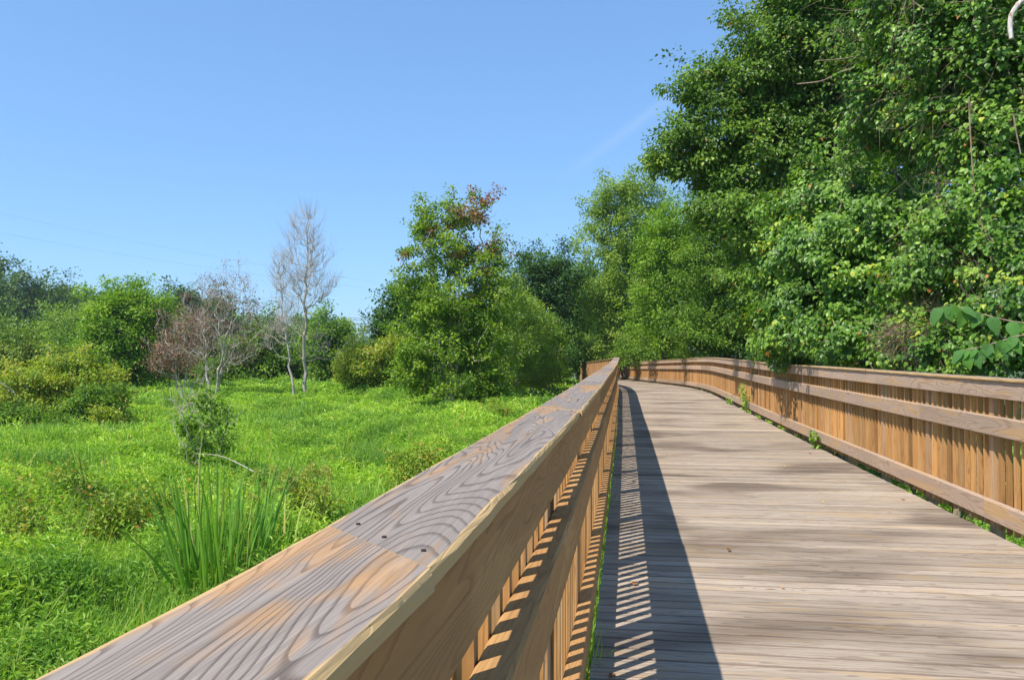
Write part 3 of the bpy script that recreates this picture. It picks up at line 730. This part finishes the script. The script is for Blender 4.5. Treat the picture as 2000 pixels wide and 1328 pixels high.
# --- the big red-topped tree
def redsel(tp, r): return ((tp[:, 2] > 6.3 + r.normal(size=len(tp)) * .8) & (tp[:, 0] > -2.0 + r.normal(size=len(tp)) * .6) & (r.random(len(tp)) < .75)) | ((tp[:, 2] > 5.) & (r.random(len(tp)) < .07))
Y0 = 34.
tree('maple_tree', 'large full green tree with rust red leaves at its top beside the walkway', 'tree', gp(885, Y0),
     [pb(835, 405, Y0, .5, .6, w=.9), pb(800, 500, Y0, .6, .6, w=.9), pb(790, 560, Y0, .7, .6, w=.8), pb(820, 440, Y0, .5, .5, w=.8), pb(925, 410, Y0, .9, 1.05, w=.75), pb(880, 400, Y0, .6, .8, w=.6), pb(960, 400, Y0, .45, .6, w=.5), pb(850, 430, Y0, .95, .95, w=.8), pb(880, 490, Y0, 1.5, 1.0, w=.9), pb(835, 530, Y0, .8, .7, w=.7), pb(955, 520, Y0, 1.0, 1.3),
      pb(890, 580, Y0, 1.9, 1.2, 1.8), pb(830, 610, Y0, 1.2, .9), pb(950, 610, Y0, 1.5, 1.2), pb(870, 670, Y0, 2.1, 1.2, 2.), pb(960, 690, Y0, 1.4, 1.2), pb(810, 690, Y0, 1.1, .9),
      pb(900, 745, Y0, 2.3, .8, 2.), pb(800, 740, Y0, .9, .75), pb(965, 745, Y0, .6, .6)],
     1250, 44, .135, LM['maple'], .12, 'deadbark', stems=5, spread=.28, seed=60, clump=.24, mats2=(LM['red'], redsel), trunk_top=.8, shell=.3, rr=.016, gap=.12)
tree('broadleaf_tree', 'darker bluish green tree showing left behind the red-topped tree', 'tree', gp(790, 46),
     [pb(775, 600, 46, 1.2, 1.2), pb(760, 640, 46, 1.1, 1.0), pb(800, 570, 46, 1.2, 1.2), pb(810, 640, 46, 1.8, 1.6), pb(780, 700, 46, 1.7, 1.4)], 260, 75, .2, LM['dark'], .14, seed=61, clump=.45)
for i, (px, Y, py, w_, l_) in enumerate([(985, 41, 500, 1.1, 'slender light green tree right of the red-topped tree'), (1015, 43, 560, 1.2, 'slender pale-trunked sapling with loose leaves'), (1045, 45, 580, 1.3, 'loose light green sapling next to the dark round tree'),
                                     (1075, 47, 610, 1.3, 'small leafy sapling just left of where the walkway vanishes'), (1020, 47, 690, 1.1, 'low green sapling at the meadow edge by the red-topped tree'), (1068, 52, 690, 1.3, 'low bushy sapling at the far meadow edge')]):
    h_ = (755 - py); bl = [pb(px + (k_ % 2 * 2 - 1) * 8, py + 25 + k_ * (h_ - 50) / 4, Y, w_ * (.55 + .13 * k_), h_ * Y / F * .17) for k_ in range(5)]
    tree('sapling', l_, 'tree', gp(px, Y), bl, 230, 42, .13, LM[['airy', 'airy', 'airy', 'bright', 'bright', 'bright'][i]], .06, 'palebark', stems=2, spread=.25, seed=70 + i, clump=.33, group='slender trees at the far meadow edge', gap=.1, trunk_top=.9)
tree('broadleaf_tree', 'dark round-topped tree standing behind the saplings left of the walkway end', 'tree', gp(1062, 60),
     [pb(1060, 510, 60, 1.9, 1.6), pb(1040, 560, 60, 2.3, 2), pb(1085, 560, 60, 2, 2), pb(1060, 630, 60, 3, 2.8), pb(1060, 700, 60, 3, 2)], 420, 85, .21, LM['dark'], .2, seed=80, clump=.5)
# --- trees at the end of the walk and along its right
big = [
 ('tall airy light green tree rising against the sky beyond the walkway bend', 1215, 62, 'airy', [(1205, 400, 2.6, 2.0), (1250, 380, 2.4, 1.8), (1170, 430, 1.7, 1.6), (1180, 490, 2.3, 2.), (1240, 470, 2.8, 2.2), (1200, 560, 3.2, 2.4), (1260, 560, 3, 2.4), (1160, 600, 2.2, 1.8), (1220, 640, 3.4, 2.4), (1180, 690, 3, 1.6)], 900, 70, .19, .14),
 ('mid green leafy tree between the airy tree and the vine-covered tree', 1300, 48, 'bright', [(1320, 450, 1.9, 1.8), (1290, 500, 2, 2), (1350, 510, 2, 2), (1300, 580, 2.4, 2), (1370, 590, 2.2, 2), (1290, 650, 2.2, 1.5), (1350, 660, 2.4, 1.3)], 620, 80, .16, .0),
 ('grey-green tree with drooping leaves behind the right railing', 1400, 38, 'forest', [(1390, 420, 1.6, 1.8), (1380, 520, 1.7, 1.6), (1430, 540, 1.8, 1.6), (1400, 620, 1.9, 1.4), (1450, 650, 1.7, 1.0), (1350, 650, 1.3, .9), (1390, 670, 1.6, .7)], 620, 80, .13, .0),
 ('dark green tree filling the wood at the end of the walkway', 1130, 75, 'forest', [(1130, 560, 2.6, 2.4), (1120, 620, 3, 2.4), (1160, 640, 3, 2.4), (1130, 690, 3.5, 2)], 420, 80, .24, .0),
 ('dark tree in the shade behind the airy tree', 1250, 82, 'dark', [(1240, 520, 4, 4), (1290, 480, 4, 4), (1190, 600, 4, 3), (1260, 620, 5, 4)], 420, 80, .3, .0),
 ('pale green bush at the far end of the walkway railing', 1150, 70, 'airy', [(1150, 680, 1.7, 1.3), (1180, 690, 1.8, 1.1), (1210, 695, 1.6, .9)], 160, 70, .2, .0),
 ('low dark bush above the far right railing', 1260, 56, 'forest', [(1240, 690, 1.8, 1.1), (1290, 690, 1.8, 1.1), (1330, 700, 1.5, 1.)], 200, 70, .16, .0),
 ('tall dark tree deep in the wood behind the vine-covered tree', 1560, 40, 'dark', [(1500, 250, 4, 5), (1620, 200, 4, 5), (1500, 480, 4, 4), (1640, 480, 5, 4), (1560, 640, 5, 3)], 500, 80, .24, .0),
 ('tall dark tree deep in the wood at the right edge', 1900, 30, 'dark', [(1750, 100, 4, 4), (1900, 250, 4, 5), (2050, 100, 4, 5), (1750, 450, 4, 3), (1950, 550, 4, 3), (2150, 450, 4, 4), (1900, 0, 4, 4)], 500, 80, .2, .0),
]
for i, (l_, px, Y, mt, bs, n_, per_, lf, gap_) in enumerate(big):
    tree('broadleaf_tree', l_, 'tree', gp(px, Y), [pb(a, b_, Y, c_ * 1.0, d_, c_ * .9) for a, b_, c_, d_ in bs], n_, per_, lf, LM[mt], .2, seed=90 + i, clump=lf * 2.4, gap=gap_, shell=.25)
# --- the great vine-covered tree
Y1 = 21.
tree('vine_covered_tree', 'huge dark green tree overhanging the walkway, its left side against the sky', 'tree', gp(1560, 23),
     [pb(1590, 60, Y1, 2.1, 1.8, w=1.3), pb(1500, 150, Y1, 1.5, 1.3), pb(1620, 200, Y1, 2.2, 2), pb(1420, 240, Y1, 1.4, 1.2), pb(1360, 300, Y1, 1.1, .8), pb(1300, 300, Y1, .6, .4, w=.8), pb(1350, 170, Y1, .6, .4, w=.9), pb(1270, 325, Y1, .45, .35, w=1.2), pb(1320, 250, Y1, .5, .4, w=1.),
      pb(1500, 320, Y1, 1.9, 1.5), pb(1420, 390, Y1, 1.2, .8), pb(1480, 450, 20, 1.3, 1.1), pb(1560, 560, 19.5, 1.5, 1.3), pb(1500, 620, 19.5, .9, .9), pb(1650, 20, Y1, 2.5, 2.), pb(1760, -60, Y1, 3, 3), pb(1700, 350, Y1, 2., 2.), pb(1600, 450, Y1, 1.8, 1.6)],
     2100, 90, .105, LM['canopy'], .3, seed=110, clump=.25, shell=.6, nb=.9, shape='oval', rr=.02, shingle=.4)
tree('vine_thicket', 'bulging thicket of bright heart-leaved vines behind the middle of the right railing', 'vine', gp(1640, 17),
     [pb(1600, 420, 16.5, 1.1, .9), pb(1680, 400, 16, 1.2, 1.0), pb(1640, 500, 15.5, 1.4, 1.1), pb(1570, 540, 16.5, .9, .9), pb(1720, 560, 14.5, 1.2, 1.0), pb(1620, 620, 15, 1.3, .9), pb(1690, 660, 14, 1.1, .7), pb(1550, 640, 16, .8, .8), pb(1760, 470, 14, 1.0, .9)],
     1100, 85, .078, LM['vine'], .1, 'vine', stems=4, seed=111, clump=.2, shell=.6, gap=.24, nb=.8, shape='heart', rr=.014, shingle=.8)
tree('vine_thicket', 'tall curtain of loose yellow-green grape vines at the right edge', 'vine', gp(1900, 14),
     [pb(1800, 60, 13.5, 1.1, 1.0), pb(1900, 120, 12.5, 1.3, 1.1), pb(1990, 60, 12, 1.2, 1.1), pb(1760, 200, 14, 1.0, 1.0), pb(1860, 250, 13, 1.0, .8), pb(1980, 240, 12, 1.1, .8), pb(1960, 400, 11.5, .9, .6), pb(1860, -40, 13, 1.6, 1.)],
     700, 75, .074, LM['vine'], .09, 'vine', stems=4, seed=112, clump=.22, shell=.6, nb=.9, shape='heart', shingle=.7, gap=.1, rr=.014, twigs=2, twig_len=.7, twig_up=-.6)
tree('vine_thicket', 'low leafy vines just above the right railing at the right edge', 'vine', gp(1880, 11.5),
     [pb(1790, 600, 12.2, .6, .6), pb(1850, 520, 12, .8, .6), pb(1960, 520, 11, .8, .6), pb(1990, 640, 10.5, .7, .6), pb(1860, 680, 11.2, .7, .4), pb(1760, 680, 12.4, .6, .4), pb(1930, 460, 11.5, .7, .4), pb(1850, 800, 11.5, 1., .5), pb(2050, 560, 10.5, 1, 1)],
     600, 62, .068, LM['vine'], .06, 'vine', stems=4, seed=113, clump=.18, shell=.55, gap=.18, nb=.8, shape='heart', shingle=.7, rr=.012, twigs=2, twig_len=.4)

# --- bushes on the left
tree('shrub', 'broad yellow-green bush with orange-tinged top behind the creek', 'shrub', gp(110, 30),
     [pb(60, 755, 30, 1.3, .9), pb(120, 735, 30, 1.3, .8), pb(175, 760, 30, 1.2, .9), pb(20, 780, 30, 1.2, .8), pb(110, 790, 30, 1.5, .8), pb(205, 800, 29.5, .8, .7), pb(60, 815, 29.5, 1.4, .6), pb(150, 815, 29.5, 1.1, .5), pb(140, 712, 30, .8, .5), pb(230, 770, 30, .6, .6), pb(90, 830, 29, 1.3, .4)],
     620, 75, .115, LM['yellow'], .06, 'deadbark', stems=7, spread=.9, seed=120, clump=.26, shell=.5)
tree('shrub', 'dark green leafy bush on the right side of the yellow-green bush above the creek', 'shrub', gp(190, 28.5),
     [pb(190, 790, 28.5, .8, .6), pb(215, 810, 28.2, .55, .45), pb(160, 805, 28, .7, .5)], 200, 70, .11, LM['forest'], .04, stems=4, seed=121, clump=.24)
tree('shrub', 'low green bushes edge on the near side of the creek at the left edge', 'shrub', gp(40, 26.5),
     [pb(0, 820, 26.5, .9, .5), pb(60, 825, 26.5, .9, .45), pb(110, 832, 26.3, .7, .35), pb(-60, 815, 26.5, 1., .5)], 260, 70, .10, LM['forest'], .03, stems=6, spread=.9, seed=122, clump=.2)
tree('shrub', 'dark leafy bush at the left edge behind the yellow-green bush', 'shrub', gp(20, 40),
     [pb(0, 715, 40, 1.6, 1.2), pb(60, 705, 40, 1.6, 1.1), pb(-60, 700, 40, 2, 1.5), pb(110, 710, 40, 1.2, .8)], 330, 75, .16, LM['olive'], .06, stems=5, spread=.8, seed=123, clump=.35)
tree('fern', 'dried yellowish fern-like plant hanging over the creek bank', 'plant', gp(203, 26.9),
     [pb(198, 808, 27.2, .35, .18), pb(222, 815, 27.2, .25, .15)], 40, 30, .10, LM['yellow'], .02, stems=3, seed=124, clump=.2)
tree('sapling', 'small leafy sapling with bare lower branches standing in the open meadow', 'sapling', gp(395, 15),
     [pb(395, 850, 15, .42, .35), pb(370, 820, 15, .32, .32), pb(425, 815, 15, .33, .35), pb(400, 775, 15, .28, .3), pb(435, 870, 15, .3, .25), pb(370, 880, 15, .35, .25)],
     110, 24, .085, LM['bright'], .018, 'deadbark', stems=5, spread=1.1, seed=125, clump=.12, twigs=2, twig_len=.3, rr=.008, up=1.3, gap=.3, shell=.2)
tree('dead_shrub', 'small leafless twiggy shrub beside the leafy sapling in the meadow', 'shrub', gp(375, 17),
     [pb(370, 790, 17, .35, .4), pb(390, 765, 17, .25, .3)], 60, 3, .06, LM['turning'], .018, 'palebark', stems=4, spread=.6, seed=126, clump=.1, twigs=2, twig_len=.35, rr=.009)
def stick(name, label, cat, pts, r0, r1, mat, group=None, ns=7):
    p = np.array(pts, float); b0 = p[0]
    tt = np.linspace(0, 1, len(p)); t2 = np.linspace(0, 1, 4 * len(p)); q = np.stack([np.interp(t2, tt, p[:, i]) for i in range(3)], 1)
    kk = np.array([.25, .5, .25])
    for _ in range(3):
        for i in range(3): q[1:-1, i] = np.convolve(q[:, i], kk, 'valid')
    rr_ = np.linspace(r0, r1, len(q)); mb = MB(); tubes(mb, q[:-1], q[1:], rr_[:-1], rr_[1:], ns)
    o = mb.build(name, mat, None, smooth=True, origin=b0); tag(o, label, cat, group); return o
def P3(px, py, Y): return ((px - 1000) / F * Y, Y, CAM_Z + (HOR - py) / F * Y)
stick('fallen_branch', 'bleached dead branch sticking out of the plants behind the cattails', 'branch', [P3(385, 885, 14.5), P3(430, 888, 14.4), P3(465, 903, 14.3), P3(500, 922, 14.2)], .005, .012, M['deadbark'])
for i, (px, py, Y, w_, h_, l_) in enumerate([(45, 1000, 9.4, .55, .5, 'rust-tinged weedy bush at the left edge of the near meadow'), (15, 1080, 8.6, .35, .3, 'reddish weedy clump low at the left edge'),
        (235, 985, 10, .28, .35, 'tall reddish weed clump left of the cattails'), (130, 930, 12, .4, .3, 'greenish brown weed clump farther back at left'),
        (305, 985, 10.5, .3, .3, 'orange-tinged weeds right behind the cattail leaves'), (590, 960, 11, .35, .3, 'yellowish weeds between the cattails and the railing'),
        (820, 905, 15, .6, .3, 'dry brownish weed patch next to the railing in the meadow'), (985, 800, 28, .8, .3, 'pale tan weeds at the railing near the red-topped tree')]):
    tree('weed_clump', l_, 'plant', gp(px, Y), [pb(px, py, Y, w_, h_), pb(px + 30, py + 30, Y, w_ * .8, h_ * .7), pb(px - 25, py + 45, Y, w_ * .8, h_ * .7)], 90 if i < 6 else 160, 16 if i < 6 else 30, .06,
         LM['rust' if i not in (5,) else 'yellow'], .010, 'stem', stems=12, spread=1.0, seed=130 + i, clump=.16, rr=.006, twigs=1, twig_len=.28, shell=.1, nb=.9, group='weed clumps in the meadow', up=1.6)
def cattails(label, px, Y, n, r0, L0, L1, seed):
    r = np.random.default_rng(seed); x, y = gp(px, Y); gz = ground_z(x, y); root = (x, y, gz - .05); mb = MB()
    a = r.random(n) * 2 * np.pi; rd = r0 * np.sqrt(r.random(n)); P = np.stack([x + np.cos(a) * rd, y + np.sin(a) * rd, np.full(n, gz)], 1)
    D0 = np.stack([np.cos(a) * .30 * r.random(n), np.sin(a) * .30 * r.random(n), np.ones(n)], 1) + r.normal(size=(n, 3)) * [.09, .09, 0]
    L = L0 + (L1 - L0) * r.random(n); bend = (r.random(n) ** 1.6) * .8; ba = a + r.normal(size=n) * .6
    W = .011 + .008 * r.random(n); K = 7; pts = []; cur = P.copy(); d = unit(D0)
    sd = unit(np.cross(d, unit(np.stack([np.cos(ba + 1.), np.sin(ba + 1.), np.zeros(n)], 1))))
    Vs = []
    for k in range(K + 1):
        f = k / K; wd = W * (1 - f ** 2.2) * (.75 + .5 * min(1, f * 3)) + .0005
        Vs += [cur - sd * wd[:, None], cur + np.cross(d, sd) * (wd * .35)[:, None], cur + sd * wd[:, None]]
        cur = cur + d * (L / K)[:, None]; d = unit(d + np.stack([np.cos(ba), np.sin(ba), -.4 * np.ones(n)], 1) * (bend * f * f * .6)[:, None])
    V = np.stack(Vs, 1); m = V.shape[1]; fc = []
    for k in range(K):
        b_ = 3 * k; fc += [[b_, b_ + 1, b_ + 4, b_ + 3], [b_ + 1, b_ + 2, b_ + 5, b_ + 4]]
    fc = np.array(fc); off = np.arange(n)[:, None, None] * m
    mb.add(V.reshape(-1, 3), [(off + fc[None]).reshape(-1, 4)], rnd=np.repeat(np.where(r.random(n) < .06, 1, np.clip(.45 + .22 * r.normal(size=n), 0, .95)), m))
    return tag(mb.build('cattail_clump', LM['cattail'], origin=root), label, 'plant', 'cattail clumps')
cattails('big clump of long upright cattail leaves in front of the railing', 432, 8.3, 120, .42, 1.1, 2.0, 1)
cattails('thin group of cattail leaves right of the big cattail clump', 520, 8.8, 34, .35, .9, 1.5, 2)
cattails('few dark upright cattail leaves far left of the big clump', 180, 12.5, 16, .25, 1., 1.5, 3)
cattails('small clump of cattail leaves beside the dying white-stemmed tree', 345, 36, 60, .5, 1.2, 1.7, 4)
for i, (px, Y, l_) in enumerate([(535, 10.5, 'pale fluffy-topped sedge stems left in their group beside the cattails'), (608, 10.8, 'pale fluffy-topped sedge stems standing nearer to the railing')]):
    r = np.random.default_rng(150 + i); x, y = gp(px, Y); gz = ground_z(x, y); root = empty('sedge', (x, y, gz)); tag(root, l_, 'plant', 'sedge plants')
    n = 12; a = r.normal(size=(n, 2)) * .16; A_ = np.c_[x + a[:, 0] * .5, y + a[:, 1] * .5, np.full(n, gz)]; B_ = np.c_[x + a[:, 0] * 1.5, y + a[:, 1] * 1.5, gz + .85 + .35 * r.random(n)]
    mb = MB(); tubes(mb, A_, B_, .004, .003, 4); o = mb.build('stem', M['stem'], root, origin=(x, y, gz)); o.location = (0, 0, 0)
    pi = np.repeat(np.arange(n), 110); d = rdir(len(pi), .4); mb = MB(); leaves(mb, B_[pi] + d * .05 * r.random((len(pi), 1)), d, rdir(len(pi)), .06, .006, r.random(len(pi)), 'rhomb')
    o = mb.build('seed_head', LM['sedge'], root, origin=(x, y, gz)); o.location = (0, 0, 0)

# --- verge grass standing in the slit between the deck edge and the left railing
mb = MB(); n = 5200; y = 1.5 + 14 * rng.random(n) ** 1.3; x = lx(y) - .02 - .42 * rng.random(n) ** 1.2; ztop = -.12 + .20 * rng.random(n) + .08 * gnoise(x * 3, y * 5)
L = .22 + .3 * rng.random(n); D = rdir(n) * .35 + [0, 0, 1]
leaves(mb, np.stack([x, y, ztop - L], 1), D, rdir(n), L, .007 + .006 * rng.random(n), np.clip(.5 + .25 * rng.normal(size=n), 0, .97), 'blade')
n = 2500; y = 1.5 + 14 * rng.random(n) ** 1.3; x = lx(y) - .05 - .4 * rng.random(n)
leaves(mb, np.stack([x, y, -.6 + .5 * rng.random(n)], 1), rdir(n), rdir(n, 2), .07, .03, np.clip(.5 + .25 * rng.normal(size=n), 0, .97), 'rhomb')
tag(mb.build('verge_grass', LM['meadow']), kind='stuff')

# --- plants pushing through the right railing
def rail_plant(label, Y, h, w_, seed, n=26, leaf=.085):
    p, t_, o_ = right.frame(right.s_of_y(Y)); p, o_ = p[0], o_[0]; c = p - o_ * .05; z = dz(Y)
    r = np.random.default_rng(seed); root = empty('climbing_weed', (p[0] + o_[0] * .12, p[1], z - .2)); tag(root, label, 'plant', 'weeds growing through the right railing')
    org = np.array(root.location); st = MB(); lf = MB()
    for k in range(4):
        tx = (r.random() - .5) * w_; hh = h * (.5 + .5 * r.random()); K = 7; tt = np.linspace(0, 1, K)[:, None]
        q = np.array([*(p + o_ * .06), z - .15]) * (1 - tt) + np.array([*(c + t_[0] * tx), z + hh]) * tt; q[1:, :2] -= (o_ * .06)[None]; q += r.normal(size=q.shape) * .012
        tubes(st, q[:-1], q[1:], .004, .003, 5); m = n // 2; ii = r.integers(1, K, m)
        leaves(lf, q[ii] + r.normal(size=(m, 3)) * .03, rdir(m), rdir(m, 1.2), leaf * (.6 + .6 * r.random(m)), leaf * .6 * (.6 + .6 * r.random(m)), np.clip(.7 + .15 * r.normal(size=m), 0, .95), 'oval')
    for nm_, b_, m_ in (('stem', st, M['stem']), ('foliage', lf, LM['vine'])):
        o = b_.build(nm_, m_, root, origin=org); o.location = (0, 0, 0)
rail_plant('leafy green weed climbing out under the right railing near the bend', 21., .75, .9, 1, 60, .09)
rail_plant('small three-leaved sprig poking up through the right railing', 13.2, .42, .5, 2, 22, .10)
rail_plant('low sprawling greenery at the foot of the right railing past the climbing weed', 24., .25, 1.4, 3, 40, .09)

# --- broad-leaved branch reaching in from the right
def leaf_branch(label, pts, Lf, seed):
    r = np.random.default_rng(seed); p = np.array([P3(*q) for q in pts]); root = empty('broad_leaved_branch', tuple(p[0])); tag(root, label, 'branch', 'broad-leaved branches above the right railing')
    tt = np.linspace(0, 1, len(p)); t2 = np.linspace(0, 1, 15); q = np.stack([np.interp(t2, tt, p[:, i]) for i in range(3)], 1)
    mb = MB(); rr_ = np.linspace(.009, .003, 15); tubes(mb, q[:-1], q[1:], rr_[:-1], rr_[1:], 6); o = mb.build('stem', M['vine'], root, smooth=True, origin=p[0]); o.location = (0, 0, 0)
    for k in range(1, 15):
        for sg in (-1, 1):
            if (k + (sg > 0)) % 2: continue
            L = Lf * (.75 + .4 * r.random()); D = unit(np.array([-.2 + sg * .5 + .2 * r.normal(), -.3 - .3 * sg, -1.0 + .25 * r.normal()]))
            N = np.array([-.5 + .5 * r.normal(), -1 + .3 * r.normal(), .6 + .4 * r.normal()])
            # a broad pointed leaf as a curved 5 x 9 sheet folded along its midrib
            D = unit(D); Sd = unit(np.cross(N, D)); N = np.cross(D, Sd); u = np.linspace(0, 1, 10); wv = .62 * np.sin(np.pi * np.clip(u, 0, 1) ** .72) ** .85 * (1 - .25 * u)
            v = np.linspace(-1, 1, 7); U, Vv = np.meshgrid(u, v, indexing='ij'); W = wv[:, None] * Vv * .5
            Zz = .20 * np.abs(W) - .22 * U ** 2 + .01 * np.sin(U * 40) * np.abs(Vv)
            X = q[k] + D * (U[..., None] * L) + Sd * (W[..., None] * L) + N * (Zz[..., None] * L)
            i_, j_ = np.meshgrid(np.arange(9), np.arange(6), indexing='ij'); kk = (i_ * 7 + j_).ravel(); lb = MB()
            lb.add(X.reshape(-1, 3), [np.stack([kk, kk + 1, kk + 8, kk + 7], 1)], rnd=.2 + .6 * r.random())
            o = lb.build('leaf', LM['big'], root, smooth=True, origin=p[0]); o.location = (0, 0, 0)
leaf_branch('upper arching branch with large drooping oval leaves at the right edge', [(2060, 640, 7.6), (1960, 625, 7.7), (1900, 608, 7.8), (1860, 594, 7.9), (1838, 600, 7.9)], .19, 5)
leaf_branch('lower branch with large drooping oval leaves just above the right railing', [(2070, 650, 7.4), (1990, 655, 7.5), (1950, 668, 7.6), (1900, 682, 7.7), (1878, 684, 7.7)], .19, 6)
# --- bare stems in the vines
stick('bent_stem', 'bleached white curved stem among the vines in the upper right corner', 'stem', [P3(2010, -8, 10.5), P3(1994, 6, 10.5), P3(1982, 24, 10.5), P3(1979, 48, 10.5), P3(1982, 72, 10.5)], .036, .03, M['white'])
stick('hanging_vine', 'long bare vine stem hanging straight down through the leaves right of centre in the curtain', 'vine', [P3(1897, 190, 11.), P3(1899, 250, 11.), P3(1903, 330, 11.), P3(1908, 385, 11.)], .012, .008, M['vine'], 'hanging vine stems')
stick('hanging_vine', 'shorter bare vine stem hanging at the right edge under the curtain of vines', 'vine', [P3(1984, 220, 10.5), P3(1990, 260, 10.5), P3(1998, 300, 10.5)], .011, .008, M['vine'], 'hanging vine stems')
stick('dead_branch', 'crooked bare grey branch lying across the dark leaves of the huge tree', 'branch', [P3(1560, 162, 18.2), P3(1610, 157, 18.0), P3(1640, 140, 18.), P3(1672, 130, 18.)], .016, .024, M['vine'])
stick('dead_branch', 'thin straight bare branch above the crooked one in the huge tree', 'branch', [P3(1600, 116, 18.), P3(1650, 113, 18.), P3(1700, 100, 18.)], .012, .016, M['vine'])
tree('dead_vine_tangle', 'tangle of dry brown leafless vines above the right railing', 'vine', gp(1800, 12.2),
     [pb(1800, 640, 11.8, .35, .35), pb(1770, 660, 11.9, .3, .25), pb(1830, 660, 11.6, .3, .3)], 200, 3, .05, LM['turning'], .02, 'vine', stems=4, spread=.8, seed=140, twigs=5, twig_len=.35, twig_up=-.3, rr=.012, droop=.4)

# --- litter on the deck
for i, (px, py, sz, r_, l_) in enumerate([(1198, 1313, .035, .02, 'dark curled fallen leaf on the deck nearest the lower edge of the picture'), (1236, 1141, .042, .5, 'orange fallen leaf lying in the striped railing shadow'),
      (1423, 1076, .035, .05, 'brown fallen leaf in the sunlit middle of the deck'), (1528, 1145, .02, .6, 'tiny orange leaf fragment right of the brown fallen leaf'), (1246, 983, .035, .03, 'dark fallen leaf in the shadow stripes farther up the deck'),
      (1240, 940, .04, .0, 'second dark fallen leaf just beyond it in the railing shadow'), (1532, 912, .03, 1., 'small yellow leaf out in the open deck'), (1606, 981, .03, .97, 'yellow leaf nearer to the right railing'), (1578, 885, .035, .0, 'dark leaf at the right side of the deck'),
      (1757, 975, .035, .4, 'reddish leaf close to the foot of the right railing')]):
    Y = F * CAM_Z / (py - HOR); x = (px - 1000) / F * Y; r = np.random.default_rng(i + 5); mb = MB()
    leaves(mb, np.array([[0, 0, .004]]), np.array([[*r.normal(size=2), .12]]), np.array([[.1, .1, 1.]]), sz * 1.5, sz, np.array([r_]), 'oval')
    me = mb.build('fallen_leaf', LM['litter']); me.location = (x, Y, dz(Y) + .004); tag(me, l_, 'leaf', 'fallen leaves on the deck')

# --- overhead lines, far off
def wire(label, a, b, sag, r):
    a, b = np.array(a), np.array(b); tt = np.linspace(0, 1, 50)[:, None]; q = a * (1 - tt) + b * tt; q[:, 2:] -= sag * 4 * tt * (1 - tt); mb = MB(); tubes(mb, q[:-1], q[1:], r, r, 5)
    return tag(mb.build('power_line', M['wire'], origin=a), label, 'power line', 'distant power lines')
M['wire'] = simple_mat('wire_metal', (.10, .11, .13), .5, .0)
wire('upper of the two thin power lines crossing the sky at left', P3(-300, 350, 170), P3(900, 570, 330), 3., .013)
wire('lower of the two thin power lines crossing the sky at left', P3(-300, 398, 170), P3(900, 578, 330), 3., .013)
for k, (py, l_) in enumerate([(619, 'topmost of the four level power lines in the gap between the trees'), (623, 'second from the top of the four level power lines in the gap'), (630, 'third from the top of the four level power lines in the gap'), (633.5, 'lowest of the four level power lines in the gap between the trees')]):
    wire(l_, P3(450, py - 1, 230), P3(1000, py + 2, 230), .3, .07)

tree('broadleaf_tree', 'dark green tree seen through the lower branches of the red-topped tree', 'tree', gp(895, 52), [pb(860, 640, 52, 2.2, 1.8), pb(930, 630, 52, 2.4, 2), pb(890, 700, 52, 3, 1.8), pb(960, 690, 52, 2, 1.8)], 300, 80, .2, LM['forest'], .14, seed=160, clump=.5)
tree('shrub', 'low dark green shrub in the shade behind the bend of the right railing', 'shrub', gp(1560, 30), [pb(1445, 700, 40, 1.1, .9), pb(1500, 700, 34, 1.1, .9), pb(1550, 695, 30, 1.1, .9), pb(1625, 695, 25, 1.1, .9), pb(1710, 700, 21.5, 1., .9)], 420, 75, .12, LM['dark'], .05, stems=6, spread=.9, seed=161, clump=.3)
# --- summer haze
hz = bpy.data.materials.new('summer_haze'); hz.use_nodes = True; hz.node_tree.nodes.clear()
pv = hz.node_tree.nodes.new('ShaderNodeVolumePrincipled'); pv.inputs['Color'].default_value = (.80, .88, 1, 1); pv.inputs['Density'].default_value = .00026; pv.inputs['Anisotropy'].default_value = .2
ho = hz.node_tree.nodes.new('ShaderNodeOutputMaterial'); hz.node_tree.links.new(pv.outputs[0], ho.inputs['Volume'])
mb = MB(); X0, X1, Y0_, Y1_, Z0, Z1 = -950, 950, -650, 1650, -3.5, 60
mb.add([[X0, Y0_, Z0], [X1, Y0_, Z0], [X1, Y1_, Z0], [X0, Y1_, Z0], [X0, Y0_, Z1], [X1, Y0_, Z1], [X1, Y1_, Z1], [X0, Y1_, Z1]],
       [np.array([[0, 3, 2, 1], [4, 5, 6, 7], [0, 1, 5, 4], [1, 2, 6, 5], [2, 3, 7, 6], [3, 0, 4, 7]])])
tag(mb.build('haze', hz), kind='stuff')
